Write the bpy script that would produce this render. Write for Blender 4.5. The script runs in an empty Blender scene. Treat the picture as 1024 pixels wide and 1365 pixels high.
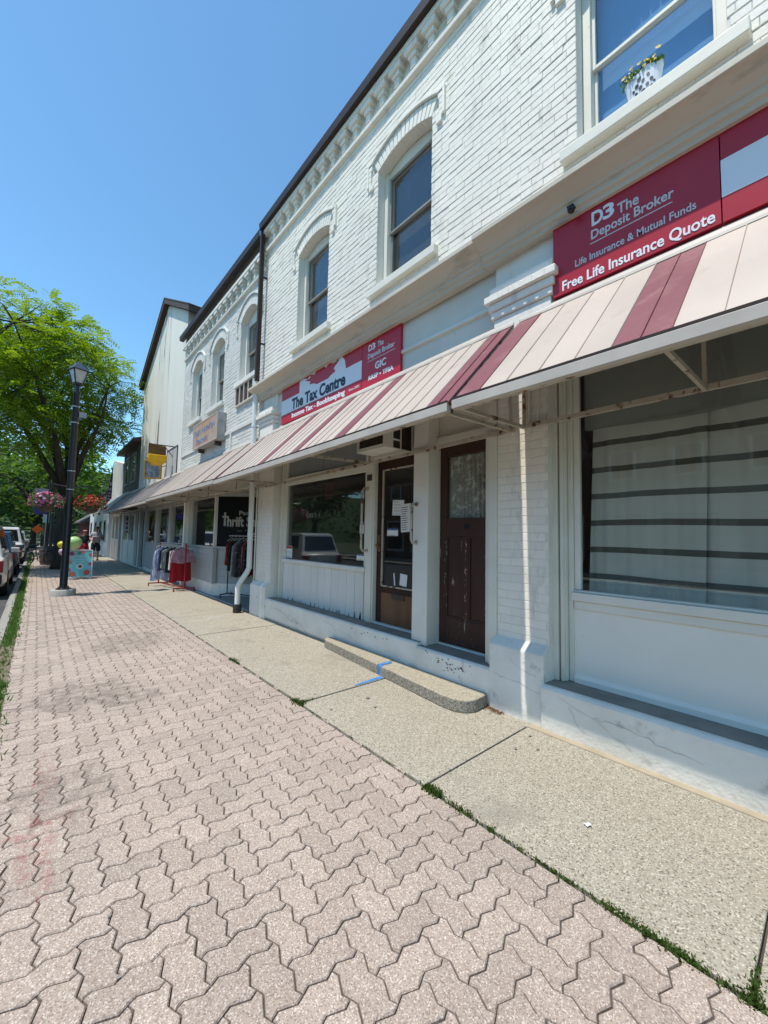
import bpy, bmesh, math, random
from mathutils import Vector, Matrix, Quaternion
random.seed(11)
R = math.radians
scn = bpy.context.scene
col = scn.collection

# ------------------------------------------------------------------ camera
YAW, PITCH, ROLL, CAM_H = R(41.04), R(3.67), R(-1.11), 1.53
fw = Vector((math.sin(YAW)*math.cos(PITCH), math.cos(YAW)*math.cos(PITCH), math.sin(PITCH)))
rt = Vector((math.cos(YAW), -math.sin(YAW), 0)); dn = fw.cross(rt)
rt2 = math.cos(ROLL)*rt + math.sin(ROLL)*dn
dn2 = -math.sin(ROLL)*rt + math.cos(ROLL)*dn
cam_data = bpy.data.cameras.new('camera'); cam = bpy.data.objects.new('camera', cam_data); col.objects.link(cam)
cam.matrix_world = Matrix(((rt2.x, -dn2.x, -fw.x, 0), (rt2.y, -dn2.y, -fw.y, 0), (rt2.z, -dn2.z, -fw.z, CAM_H), (0, 0, 0, 1)))
cam_data.sensor_fit = 'HORIZONTAL'; cam_data.sensor_width = 36.0; cam_data.lens = 36.0*530/1024
cam_data.clip_start = 0.05; cam_data.clip_end = 3000
scn.camera = cam

# ------------------------------------------------------------------ world, sun, exposure
SUN = Vector((-1, 0.09, 2.66)).normalized()
wd = bpy.data.worlds.new('World'); scn.world = wd; wd.use_nodes = True
wn = wd.node_tree.nodes; wl = wd.node_tree.links; wn.clear()
sky = wn.new('ShaderNodeTexSky'); sky.sky_type = 'NISHITA'; sky.sun_disc = False
sky.sun_elevation = math.asin(SUN.z); sky.sun_rotation = math.atan2(SUN.x, SUN.y)
sky.altitude = 100; sky.air_density = 1.0; sky.dust_density = 0.2; sky.ozone_density = 1.0
bg = wn.new('ShaderNodeBackground'); bg.inputs['Strength'].default_value = 0.15
wo = wn.new('ShaderNodeOutputWorld'); tint = wn.new('ShaderNodeMix'); tint.data_type = 'RGBA'; tint.blend_type = 'MULTIPLY'; tint.inputs[0].default_value = 1.0
tint.inputs[7].default_value = (0.74, 1.06, 1.12, 1); wl.new(sky.outputs[0], tint.inputs[6]); wl.new(tint.outputs[2], bg.inputs[0]); wl.new(bg.outputs[0], wo.inputs[0])
sun_data = bpy.data.lights.new('sun', 'SUN'); sun_data.energy = 3.6; sun_data.angle = R(0.53); sun_data.color = (1.0, 0.94, 0.845)
sun = bpy.data.objects.new('sun', sun_data); col.objects.link(sun)
sun.rotation_euler = (-SUN).to_track_quat('-Z', 'Y').to_euler(); sun.location = (-8, 2, 20)
scn.view_settings.view_transform = 'Standard'; scn.view_settings.look = 'None'
scn.view_settings.exposure = 0.5; scn.view_settings.gamma = 1.0; scn.view_settings.use_curve_mapping = False
scn.render.engine = 'CYCLES'

# ------------------------------------------------------------------ helpers
ORG = {}
def _org(p): return ORG.get(p.name, Vector((0, 0, 0))) if p else Vector((0, 0, 0))

def tag(o, label=None, cat=None, group=None, kind=None):
    if label: o['label'] = label
    if cat: o['category'] = cat
    if group: o['group'] = group
    if kind: o['kind'] = kind
    return o

def thing(name, label, cat, loc=(0, 0, 0), group=None):
    o = bpy.data.objects.new(name, None); col.objects.link(o)
    o.location = loc; o.empty_display_size = 0.1
    ORG[o.name] = Vector(loc)
    return tag(o, label, cat, group)

class MB:
    def __init__(s): s.v = []; s.f = []; s.mi = []; s.m = 0
    def add(s, vs, fs):
        n = len(s.v); s.v.extend([tuple(v) for v in vs])
        for f in fs: s.f.append(tuple(i+n for i in f)); s.mi.append(s.m)
        return s
    def box(s, x0, x1, y0, y1, z0, z1):
        x0, x1 = min(x0, x1), max(x0, x1); y0, y1 = min(y0, y1), max(y0, y1); z0, z1 = min(z0, z1), max(z0, z1)
        return s.add([(x0, y0, z0), (x1, y0, z0), (x1, y1, z0), (x0, y1, z0), (x0, y0, z1), (x1, y0, z1), (x1, y1, z1), (x0, y1, z1)],
                     [(0, 3, 2, 1), (4, 5, 6, 7), (0, 1, 5, 4), (1, 2, 6, 5), (2, 3, 7, 6), (3, 0, 4, 7)])
    def obox(s, M, sx, sy, sz):
        vs = [M @ Vector((a*sx/2, b*sy/2, c*sz/2)) for a, b, c in ((-1, -1, -1), (1, -1, -1), (1, 1, -1), (-1, 1, -1), (-1, -1, 1), (1, -1, 1), (1, 1, 1), (-1, 1, 1))]
        return s.add(vs, [(0, 3, 2, 1), (4, 5, 6, 7), (0, 1, 5, 4), (1, 2, 6, 5), (2, 3, 7, 6), (3, 0, 4, 7)])
    def bar(s, a, b, w, h=None):
        a = Vector(a); b = Vector(b); h = h or w; d = b-a
        q = d.to_track_quat('X', 'Z').to_matrix().to_4x4(); q.translation = (a+b)/2
        return s.obox(q, d.length, w, h)
    def prism(s, poly, axis, a0, a1):
        mk = {'x': lambda a, p: (a, p[0], p[1]), 'y': lambda a, p: (p[0], a, p[1]), 'z': lambda a, p: (p[0], p[1], a)}[axis]
        n = len(poly); vs = [mk(a0, p) for p in poly]+[mk(a1, p) for p in poly]
        fs = [tuple(range(n))[::-1], tuple(range(n, 2*n))]+[(i, (i+1) % n, n+(i+1) % n, n+i) for i in range(n)]
        return s.add(vs, fs)
    def tube(s, pts, r, n=8, caps=True):
        pts = [Vector(p) for p in pts]; rs = r if isinstance(r, (list, tuple)) else [r]*len(pts)
        rings = []; prev = None
        for i, p in enumerate(pts):
            t = (pts[min(i+1, len(pts)-1)]-pts[max(i-1, 0)])
            if t.length < 1e-9: t = Vector((0, 0, 1))
            t.normalize()
            if prev is None: u = t.orthogonal().normalized()
            else:
                u = prev-t*prev.dot(t)
                u = u.normalized() if u.length > 1e-6 else t.orthogonal().normalized()
            prev = u; w = t.cross(u)
            rings.append([p+rs[i]*(math.cos(2*math.pi*k/n)*u+math.sin(2*math.pi*k/n)*w) for k in range(n)])
        vs = [v for rg in rings for v in rg]; fs = []
        for i in range(len(pts)-1):
            for k in range(n): fs.append((i*n+k, i*n+(k+1) % n, (i+1)*n+(k+1) % n, (i+1)*n+k))
        if caps: fs.append(tuple(range(n))[::-1]); fs.append(tuple(range((len(pts)-1)*n, len(pts)*n)))
        return s.add(vs, fs)
    def lathe(s, prof, c=(0, 0, 0), n=16, ax='z', caps=True):
        c = Vector(c); vs = []; fs = []
        for r, z in prof:
            for k in range(n):
                a = 2*math.pi*k/n; p = (r*math.cos(a), r*math.sin(a), z)
                if ax == 'x': p = (p[2], p[0], p[1])
                if ax == 'y': p = (p[0], p[2], p[1])
                vs.append(c+Vector(p))
        m = len(prof)
        for i in range(m-1):
            for k in range(n): fs.append((i*n+k, i*n+(k+1) % n, (i+1)*n+(k+1) % n, (i+1)*n+k))
        if caps: fs.append(tuple(range(n))[::-1]); fs.append(tuple(range((m-1)*n, m*n)))
        return s.add(vs, fs)
    def ball(s, c, rx, ry=None, rz=None, n=14, m=8):
        ry = ry or rx; rz = rz or rx; c = Vector(c); vs = [c+Vector((0, 0, -rz))]; fs = []
        for j in range(1, m):
            b = math.pi*j/m
            for k in range(n): vs.append(c+Vector((rx*math.sin(b)*math.cos(2*math.pi*k/n), ry*math.sin(b)*math.sin(2*math.pi*k/n), -rz*math.cos(b))))
        vs.append(c+Vector((0, 0, rz))); L = len(vs)-1
        for k in range(n): fs.append((0, 1+(k+1) % n, 1+k)); fs.append((L, L-n+k, L-n+(k+1) % n))
        for j in range(m-2):
            for k in range(n): fs.append((1+j*n+k, 1+j*n+(k+1) % n, 1+(j+1)*n+(k+1) % n, 1+(j+1)*n+k))
        return s.add(vs, fs)
    def grid(s, fn, nu, nv):
        vs = [fn(i/nu, j/nv) for j in range(nv+1) for i in range(nu+1)]
        fs = [(j*(nu+1)+i, j*(nu+1)+i+1, (j+1)*(nu+1)+i+1, (j+1)*(nu+1)+i) for j in range(nv) for i in range(nu)]
        return s.add(vs, fs)
    def mesh(s, name, mats, recalc=True, smooth=False, off=None):
        me = bpy.data.meshes.new(name)
        vs = s.v if off is None else [(v[0]-off[0], v[1]-off[1], v[2]-off[2]) for v in s.v]
        me.from_pydata(vs, [], s.f)
        for m in (mats if isinstance(mats, (list, tuple)) else [mats]): me.materials.append(m)
        if any(s.mi): me.polygons.foreach_set('material_index', s.mi)
        if recalc:
            bm = bmesh.new(); bm.from_mesh(me); bmesh.ops.recalc_face_normals(bm, faces=bm.faces); bm.to_mesh(me); bm.free()
        if smooth: me.polygons.foreach_set('use_smooth', [True]*len(me.polygons))
        me.update(); return me
    def build(s, name, mats, parent=None, smooth=False, bevel=0, recalc=True, label=None, cat=None, group=None, kind=None, seg=2, auto=None):
        if parent is None and s.v:
            xs = [v[0] for v in s.v]; ys = [v[1] for v in s.v]; zs = [v[2] for v in s.v]
            og = Vector(((min(xs)+max(xs))/2, (min(ys)+max(ys))/2, min(zs)))
        else: og = _org(parent)
        me = s.mesh(name, mats, recalc, smooth, og)
        o = bpy.data.objects.new(name, me); col.objects.link(o); o.parent = parent
        if parent is None: o.location = og
        ORG[o.name] = og
        if bevel:
            b = o.modifiers.new('bevel', 'BEVEL'); b.width = bevel; b.segments = seg; b.limit_method = 'ANGLE'; b.angle_limit = R(40)
        if auto:
            me.polygons.foreach_set('use_smooth', [True]*len(me.polygons))
            try: me.set_sharp_from_angle(angle=R(auto))
            except Exception: pass
        return tag(o, label, cat, group, kind)

def place(me, name, parent, loc, rot=None, label=None):
    o = bpy.data.objects.new(name, me); col.objects.link(o); o.parent = parent
    o.location = Vector(loc)-_org(parent)
    if rot: o.rotation_euler = rot
    ORG[o.name] = _org(parent)
    if label: o['label'] = label
    return o

def copy_tree(o, parent=None):
    c = o.copy(); col.objects.link(c); c.parent = parent
    ORG[c.name] = ORG.get(o.name, Vector((0, 0, 0)))
    for ch in list(o.children): copy_tree(ch, c)
    return c

# ------------------------------------------------------------------ materials
def nt(name):
    m = bpy.data.materials.new(name); m.use_nodes = True
    n = m.node_tree.nodes; l = m.node_tree.links
    return m, n, l, n['Principled BSDF']

def c4(c): return (c[0], c[1], c[2], 1)

def mixc(n, l, fac, a, b, blend='MIX'):
    x = n.new('ShaderNodeMix'); x.data_type = 'RGBA'; x.blend_type = blend; x.clamp_factor = True
    for sock, val in ((x.inputs[0], fac), (x.inputs[6], a), (x.inputs[7], b)):
        if hasattr(val, 'is_output'): l.new(val, sock)
        elif isinstance(val, (tuple, list)): sock.default_value = c4(val)
        else: sock.default_value = val
    return x.outputs[2]

def ramp(n, l, src, p0, p1, a=0.0, b=1.0):
    r = n.new('ShaderNodeMapRange'); r.clamp = True
    l.new(src, r.inputs[0]); r.inputs[1].default_value = p0; r.inputs[2].default_value = p1
    r.inputs[3].default_value = a; r.inputs[4].default_value = b
    return r.outputs[0]

def pos(n, l, scale=(1, 1, 1), obj=False):
    if obj:
        g = n.new('ShaderNodeTexCoord'); out = g.outputs['Object']
    else:
        g = n.new('ShaderNodeNewGeometry'); out = g.outputs['Position']
    m = n.new('ShaderNodeMapping'); l.new(out, m.inputs[0]); m.inputs['Scale'].default_value = scale
    return m.outputs[0]

def noise(n, l, vec, scale, detail=4, rough=0.55):
    t = n.new('ShaderNodeTexNoise'); l.new(vec, t.inputs['Vector']); t.inputs['Scale'].default_value = scale
    t.inputs['Detail'].default_value = detail; t.inputs['Roughness'].default_value = rough
    return t.outputs['Fac']

def surf(name, c1, c2=None, scale=4.0, rough=0.7, bump=0.0, bscale=60.0, spec=0.35, metal=0.0, stretch=(1, 1, 1), lo=0.35, hi=0.65,
         c3=None, s3=18.0, lo3=0.6, hi3=0.68, rnd=0.0, bdist=0.004, detail=5, obj=False, tone=0.0, coat=0.0):
    m, n, l, p = nt(name)
    v = pos(n, l, stretch, obj)
    out = None
    if c2 is not None:
        out = mixc(n, l, ramp(n, l, noise(n, l, v, scale, detail), lo, hi), c1, c2)
    if c3 is not None:
        out = mixc(n, l, ramp(n, l, noise(n, l, v, s3, 6, 0.65), lo3, hi3), out if out else c1, c3)
    if rnd or tone:
        oi = n.new('ShaderNodeObjectInfo'); src = oi.outputs['Random']
        at = n.new('ShaderNodeAttribute'); at.attribute_name = 'tone'
        ad = n.new('ShaderNodeMath'); ad.operation = 'ADD'; l.new(src, ad.inputs[0]); l.new(at.outputs['Fac'], ad.inputs[1])
        fr = n.new('ShaderNodeMath'); fr.operation = 'FRACT'; l.new(ad.outputs[0], fr.inputs[0])
        k = rnd or tone
        mr = ramp(n, l, fr.outputs[0], 0, 1, 1-k, 1+k)
        hs = n.new('ShaderNodeHueSaturation')
        if out: l.new(out, hs.inputs['Color'])
        else: hs.inputs['Color'].default_value = c4(c1)
        l.new(mr, hs.inputs['Value']); out = hs.outputs[0]
    if out: l.new(out, p.inputs['Base Color'])
    else: p.inputs['Base Color'].default_value = c4(c1)
    p.inputs['Roughness'].default_value = rough; p.inputs['Metallic'].default_value = metal
    p.inputs['Specular IOR Level'].default_value = spec; p.inputs['Coat Weight'].default_value = coat
    if bump:
        b = n.new('ShaderNodeBump'); b.inputs['Strength'].default_value = bump; b.inputs['Distance'].default_value = bdist
        l.new(noise(n, l, v, bscale, 5, 0.6), b.inputs['Height']); l.new(b.outputs[0], p.inputs['Normal'])
    return m

def aggregate(name, base, base2, chips, cell=170.0, rough=0.9, rnd=0.0, amount=0.5, stain=None, bump=0.5):
    """stone-chip concrete: a cell texture whose cells take random chip colours"""
    m, n, l, p = nt(name)
    v = pos(n, l)
    body = mixc(n, l, ramp(n, l, noise(n, l, v, 1.3, 5), 0.3, 0.7), base, base2)
    vor = n.new('ShaderNodeTexVoronoi'); l.new(v, vor.inputs['Vector']); vor.inputs['Scale'].default_value = cell
    sep = n.new('ShaderNodeSeparateColor'); l.new(vor.outputs['Color'], sep.inputs[0])
    cr = n.new('ShaderNodeValToRGB'); l.new(sep.outputs[0], cr.inputs[0]); cr.color_ramp.interpolation = 'CONSTANT'
    el = cr.color_ramp.elements; el[0].color = c4(chips[0]); el[0].position = 0
    for i, c in enumerate(chips[1:]):
        if i == 0: el[1].position = 1/len(chips); el[1].color = c4(c)
        else: e = el.new((i+1)/len(chips)); e.color = c4(c)
    show = n.new('ShaderNodeMath'); show.operation = 'GREATER_THAN'; l.new(sep.outputs[1], show.inputs[0]); show.inputs[1].default_value = 1-amount
    out = mixc(n, l, show.outputs[0], body, cr.outputs[0])
    if stain:
        out = mixc(n, l, ramp(n, l, noise(n, l, v, stain[1], 6, 0.62), stain[2], stain[3]), out, stain[0])
    if rnd:
        oi = n.new('ShaderNodeObjectInfo'); at = n.new('ShaderNodeAttribute'); at.attribute_name = 'tone'
        ad = n.new('ShaderNodeMath'); ad.operation = 'ADD'; l.new(oi.outputs['Random'], ad.inputs[0]); l.new(at.outputs['Fac'], ad.inputs[1])
        fr = n.new('ShaderNodeMath'); fr.operation = 'FRACT'; l.new(ad.outputs[0], fr.inputs[0])
        hs = n.new('ShaderNodeHueSaturation'); l.new(out, hs.inputs['Color'])
        l.new(ramp(n, l, fr.outputs[0], 0, 1, 1-rnd, 1+rnd), hs.inputs['Value'])
        out = hs.outputs[0]
    l.new(out, p.inputs['Base Color']); p.inputs['Roughness'].default_value = rough; p.inputs['Specular IOR Level'].default_value = 0.25
    b = n.new('ShaderNodeBump'); b.inputs['Strength'].default_value = bump; b.inputs['Distance'].default_value = 0.003
    l.new(noise(n, l, v, cell*0.8, 4, 0.7), b.inputs['Height']); l.new(b.outputs[0], p.inputs['Normal'])
    return m

def glass(name, tint=(0.75, 0.8, 0.8), ior=0.042, rough=0.0):
    m = bpy.data.materials.new(name); m.use_nodes = True; n = m.node_tree.nodes; l = m.node_tree.links; n.clear()
    g0 = n.new('ShaderNodeNewGeometry'); dt = n.new('ShaderNodeVectorMath'); dt.operation = 'DOT_PRODUCT'
    l.new(g0.outputs['Normal'], dt.inputs[0]); l.new(g0.outputs['Incoming'], dt.inputs[1])
    ab = n.new('ShaderNodeMath'); ab.operation = 'ABSOLUTE'; l.new(dt.outputs['Value'], ab.inputs[0])
    om = n.new('ShaderNodeMath'); om.operation = 'SUBTRACT'; om.inputs[0].default_value = 1; l.new(ab.outputs[0], om.inputs[1])
    p5 = n.new('ShaderNodeMath'); p5.operation = 'POWER'; l.new(om.outputs[0], p5.inputs[0]); p5.inputs[1].default_value = 5
    fr = n.new('ShaderNodeMath'); fr.operation = 'MULTIPLY_ADD'; fr.use_clamp = True; l.new(p5.outputs[0], fr.inputs[0]); fr.inputs[1].default_value = 1-ior; fr.inputs[2].default_value = ior
    tr = n.new('ShaderNodeBsdfTransparent'); tr.inputs[0].default_value = c4(tint)
    gl = n.new('ShaderNodeBsdfGlossy'); gl.inputs['Roughness'].default_value = rough; gl.inputs[0].default_value = (1, 1, 1, 1)
    ge = n.new('ShaderNodeNewGeometry'); bp = n.new('ShaderNodeBump'); bp.inputs['Strength'].default_value = 0.02; bp.inputs['Distance'].default_value = 0.02
    ns = n.new('ShaderNodeTexNoise'); ns.inputs['Scale'].default_value = 2.2; l.new(ge.outputs['Position'], ns.inputs['Vector'])
    l.new(ns.outputs['Fac'], bp.inputs['Height']); l.new(bp.outputs[0], gl.inputs['Normal'])
    mx = n.new('ShaderNodeMixShader'); o = n.new('ShaderNodeOutputMaterial')
    l.new(fr.outputs[0], mx.inputs[0]); l.new(tr.outputs[0], mx.inputs[1]); l.new(gl.outputs[0], mx.inputs[2]); l.new(mx.outputs[0], o.inputs[0])
    return m

def leafmat(name, c1, c2, trans=0.45, scale=0.8):
    m = bpy.data.materials.new(name); m.use_nodes = True; n = m.node_tree.nodes; l = m.node_tree.links; n.clear()
    v = pos(n, l)
    cc = mixc(n, l, ramp(n, l, noise(n, l, v, scale, 6, 0.7), 0.3, 0.7), c1, c2)
    d = n.new('ShaderNodeBsdfPrincipled'); d.inputs['Roughness'].default_value = 0.55; d.inputs['Specular IOR Level'].default_value = 0.3; l.new(cc, d.inputs['Base Color'])
    t = n.new('ShaderNodeBsdfTranslucent'); hs = n.new('ShaderNodeHueSaturation'); hs.inputs['Value'].default_value = 1.5; hs.inputs['Saturation'].default_value = 1.1
    l.new(cc, hs.inputs['Color']); l.new(hs.outputs[0], t.inputs[0])
    mx = n.new('ShaderNodeMixShader'); mx.inputs[0].default_value = trans; o = n.new('ShaderNodeOutputMaterial')
    l.new(d.outputs[0], mx.inputs[1]); l.new(t.outputs[0], mx.inputs[2]); l.new(mx.outputs[0], o.inputs[0])
    return m

W = (0.85, 0.80, 0.70)
M = {}
M['brick'] = surf('white_painted_brick', W, (0.75, 0.71, 0.625), 0.9, 0.6, 0.5, 30, c3=(0.57, 0.53, 0.455), s3=6, lo3=0.57, hi3=0.74, rnd=0.03, bdist=0.008, stretch=(1, 1, 0.35))
M['sashgrey'] = surf('grey_storm_sash', (0.30, 0.285, 0.25), (0.24, 0.23, 0.20), 5, 0.45)
M['mortar'] = surf('white_painted_mortar', (0.77, 0.735, 0.655), (0.69, 0.66, 0.585), 2.0, 0.8, 0.5, 70)
M['brickB'] = surf('grey_white_painted_brick', (0.71, 0.69, 0.63), (0.63, 0.615, 0.56), 1.4, 0.65, 0.5, 45, c3=(0.50, 0.51, 0.5), s3=8, lo3=0.64, hi3=0.74, rnd=0.05, bdist=0.006)
M['trim'] = surf('cream_painted_timber', (0.74, 0.715, 0.62), (0.68, 0.65, 0.55), 2.5, 0.5, 0.15, 30, c3=(0.47, 0.44, 0.36), s3=6, lo3=0.66, hi3=0.78)
M['white'] = surf('white_painted_timber', (0.79, 0.765, 0.69), (0.71, 0.685, 0.615), 2.0, 0.5, 0.15, 40, c3=(0.45, 0.44, 0.4), s3=11, lo3=0.70, hi3=0.77)
M['board'] = surf('peeling_white_boards', (0.76, 0.745, 0.69), (0.68, 0.665, 0.61), 3.0, 0.55, 0.25, 40, c3=(0.30, 0.28, 0.25), s3=14, lo3=0.70, hi3=0.735, stretch=(1, 1, 0.35))
M['panelw'] = surf('smooth_white_panel', (0.84, 0.82, 0.745), (0.79, 0.77, 0.695), 1.6, 0.4, 0.15, 9, c3=(0.62, 0.60, 0.54), s3=13, lo3=0.68, hi3=0.78)
M['frieze'] = surf('grey_white_frieze_board', (0.70, 0.675, 0.59), (0.61, 0.59, 0.52), 1.5, 0.6, 0.15, 30, c3=(0.42, 0.42, 0.38), s3=5, lo3=0.64, hi3=0.8)
M['plinth'] = surf('painted_concrete_plinth', (0.83, 0.815, 0.75), (0.71, 0.695, 0.63), 2.2, 0.7, 0.6, 20, c3=(0.50, 0.475, 0.42), s3=5, lo3=0.60, hi3=0.72, bdist=0.012)
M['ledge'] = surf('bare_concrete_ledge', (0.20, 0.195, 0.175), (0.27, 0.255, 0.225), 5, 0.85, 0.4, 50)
M['door'] = surf('dark_red_brown_door', (0.044, 0.018, 0.012), (0.032, 0.013, 0.009), 3, 0.5, 0.3, 26, c3=(0.085, 0.04, 0.03), s3=15, lo3=0.62, hi3=0.7, stretch=(1, 1, 0.2), spec=0.25)
M['door_old'] = surf('flaking_brown_door', (0.048, 0.019, 0.012), (0.068, 0.031, 0.019), 3, 0.55, 0.5, 30, c3=(0.34, 0.28, 0.22), s3=16, lo3=0.665, hi3=0.68, stretch=(1, 1, 0.16))
M['door_wood'] = surf('worn_brown_wood', (0.19, 0.090, 0.042), (0.12, 0.058, 0.028), 5, 0.45, 0.3, 40, stretch=(1, 1, 0.15))
M['gutter'] = surf('dark_brown_metal', (0.030, 0.018, 0.014), (0.040, 0.025, 0.02), 3, 0.5, spec=0.3)
M['pipe'] = surf('white_pipe_paint', (0.75, 0.76, 0.73), (0.68, 0.69, 0.65), 4, 0.4, 0.1, 50)
M['blackpipe'] = surf('black_rubber_boot', (0.03, 0.03, 0.03), None, rough=0.6)
M['cream'] = surf('cream_awning_metal', (0.50, 0.425, 0.365), (0.455, 0.385, 0.33), 1.6, 0.5, 0.5, 3.0, c3=(0.37, 0.30, 0.25), s3=4, lo3=0.6, hi3=0.8, rnd=0.05, bdist=0.02)
M['maroon'] = surf('faded_maroon_awning_metal', (0.215, 0.072, 0.085), (0.19, 0.06, 0.073), 2, 0.5, 0.5, 3.0, c3=(0.27, 0.12, 0.125), s3=5, lo3=0.55, hi3=0.75, bdist=0.02)
M['awgrey'] = surf('weathered_grey_awning_metal', (0.30, 0.265, 0.25), (0.21, 0.19, 0.185), 1.5, 0.55, c3=(0.42, 0.37, 0.34), s3=4, lo3=0.55, hi3=0.7, rnd=0.08)
M['awtrim'] = surf('dull_white_awning_trim', (0.54, 0.49, 0.43), (0.46, 0.415, 0.36), 3, 0.5, c3=(0.30, 0.255, 0.21), s3=9, lo3=0.64, hi3=0.74)
M['rusty'] = surf('rusting_cream_bar', (0.50, 0.45, 0.36), (0.42, 0.36, 0.28), 6, 0.7, 0.2, 60, c3=(0.14, 0.055, 0.025), s3=9, lo3=0.56, hi3=0.62)
M['red'] = surf('red_sign_panel', (0.42, 0.014, 0.028), (0.40, 0.013, 0.028), 1, 0.35, spec=0.4)
M['red2'] = surf('bright_red_sign_panel', (0.50, 0.010, 0.026), (0.47, 0.010, 0.026), 1, 0.35, spec=0.4)
M['cornice'] = surf('dirty_cream_cornice_paint', (0.60, 0.545, 0.44), (0.52, 0.47, 0.375), 2.2, 0.6, 0.3, 24, c3=(0.36, 0.32, 0.255), s3=5, lo3=0.58, hi3=0.72, stretch=(1, 0.35, 1))
M['signwhite'] = surf('white_sign_print', (0.78, 0.80, 0.82), rough=0.4)
M['signnavy'] = surf('dark_navy_sign_print', (0.012, 0.02, 0.045), rough=0.4)
M['signgrey'] = surf('pale_grey_sign_print', (0.62, 0.60, 0.60), rough=0.4)
M['glass'] = glass('window_glass', (0.93, 0.95, 0.94))
M['glassup'] = glass('upper_window_glass', (0.93, 0.95, 0.96), 0.06)
M['dark'] = surf('dark_interior', (0.03, 0.03, 0.03), (0.02, 0.02, 0.02), 2, 0.9)
M['intwall'] = surf('interior_wall', (0.20, 0.19, 0.17), None, rough=0.9)
M['black'] = surf('black_paint', (0.012, 0.012, 0.013), None, rough=0.35, spec=0.5)
M['brass'] = surf('aged_brass', (0.35, 0.22, 0.08), (0.2, 0.12, 0.05), 20, 0.35, metal=0.9)
M['iron'] = surf('dull_iron', (0.06, 0.055, 0.05), (0.1, 0.06, 0.04), 12, 0.6, metal=0.4)
M['paper'] = surf('white_paper', (0.72, 0.72, 0.69), None, rough=0.8)
M['ink'] = surf('dark_print', (0.06, 0.06, 0.07), None, rough=0.8)
M['blue_ink'] = surf('blue_print', (0.05, 0.10, 0.32), None, rough=0.7)
M['red_ink'] = surf('red_print', (0.45, 0.03, 0.05), None, rough=0.7)
M['acwhite'] = surf('yellowed_appliance_metal', (0.74, 0.71, 0.62), (0.66, 0.63, 0.54), 5, 0.5)
M['stucco'] = surf('pale_stucco', (0.74, 0.715, 0.64), (0.68, 0.66, 0.595), 0.7, 0.85, 0.6, 60, c3=(0.11, 0.11, 0.10), s3=0.7, lo3=0.625, hi3=0.68, stretch=(2.4, 2.4, 0.2))
M['greyb'] = surf('dark_grey_render', (0.085, 0.078, 0.07), (0.12, 0.11, 0.098), 1.2, 0.85, 0.6, 40)
M['siding'] = surf('grey_white_siding', (0.46, 0.47, 0.455), (0.39, 0.40, 0.385), 2, 0.55)
M['brownsoffit'] = surf('brown_roof_edge', (0.060, 0.032, 0.023), (0.085, 0.05, 0.035), 3, 0.7)
M['shingle'] = surf('grey_roof_shingle', (0.10, 0.10, 0.105), (0.15, 0.15, 0.155), 8, 0.9, 0.5, 60)
M['asphalt'] = surf('asphalt', (0.055, 0.055, 0.058), (0.085, 0.083, 0.08), 1.0, 0.9, 0.6, 220, c3=(0.12, 0.115, 0.11), s3=90, lo3=0.6, hi3=0.7)
M['footing'] = aggregate('pale_footing_concrete', (0.42, 0.41, 0.37), (0.36, 0.35, 0.31), [(0.3, 0.29, 0.26), (0.45, 0.43, 0.39)], 90, amount=0.4)
M['kerb'] = aggregate('kerb_concrete', (0.30, 0.285, 0.24), (0.24, 0.23, 0.20), [(0.2, 0.19, 0.17), (0.36, 0.34, 0.3), (0.3, 0.29, 0.26)], 90, amount=0.4)
M['paver'] = aggregate('pink_aggregate_paver', (0.40, 0.318, 0.258), (0.325, 0.270, 0.222), [(0.24, 0.185, 0.155), (0.34, 0.27, 0.23), (0.44, 0.37, 0.315), (0.28, 0.222, 0.188), (0.55, 0.48, 0.42), (0.36, 0.29, 0.25)], 230, rnd=0.09, amount=0.6, stain=((0.235, 0.205, 0.165), 0.8, 0.62, 0.82))
M['bed'] = surf('dark_joint_sand', (0.075, 0.060, 0.048), (0.12, 0.10, 0.08), 7, 0.95, 0.5, 120)
M['slab'] = aggregate('exposed_aggregate_concrete', (0.36, 0.328, 0.262), (0.315, 0.288, 0.232), [(0.14, 0.12, 0.095), (0.29, 0.255, 0.19), (0.41, 0.37, 0.295), (0.25, 0.22, 0.165), (0.52, 0.48, 0.40), (0.34, 0.30, 0.22), (0.38, 0.34, 0.265)], 165, amount=0.6, stain=((0.225, 0.205, 0.165), 1.1, 0.56, 0.78))
M['stepface'] = aggregate('dark_step_face', (0.25, 0.23, 0.19), (0.20, 0.185, 0.15), [(0.13, 0.12, 0.095), (0.27, 0.25, 0.21), (0.36, 0.34, 0.29)], 110, amount=0.55)
M['stepc'] = aggregate('worn_step_concrete', (0.40, 0.345, 0.25), (0.345, 0.30, 0.215), [(0.2, 0.175, 0.13), (0.36, 0.33, 0.27), (0.29, 0.26, 0.2), (0.42, 0.39, 0.33)], 130, amount=0.5, stain=((0.22, 0.195, 0.14), 2.5, 0.6, 0.75))
M['bluepaint'] = surf('blue_spray_paint', (0.03, 0.17, 0.48), (0.06, 0.24, 0.55), 30, 0.7)
M['moss'] = leafmat('joint_weed_green', (0.035, 0.075, 0.012), (0.075, 0.12, 0.02), 0.3, 12)
M['grass'] = leafmat('verge_grass', (0.055, 0.13, 0.02), (0.11, 0.20, 0.035), 0.35, 6)
M['soil'] = surf('dry_soil', (0.13, 0.10, 0.07), (0.20, 0.165, 0.12), 6, 0.95, 0.6, 90)
M['leafA'] = leafmat('honey_locust_leaf', (0.125, 0.21, 0.020), (0.20, 0.265, 0.032), 0.54)
M['leafB'] = leafmat('maple_leaf', (0.060, 0.125, 0.018), (0.11, 0.185, 0.028), 0.45)
M['leafC'] = leafmat('dark_tree_leaf', (0.032, 0.075, 0.018), (0.065, 0.115, 0.026), 0.35)
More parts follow.
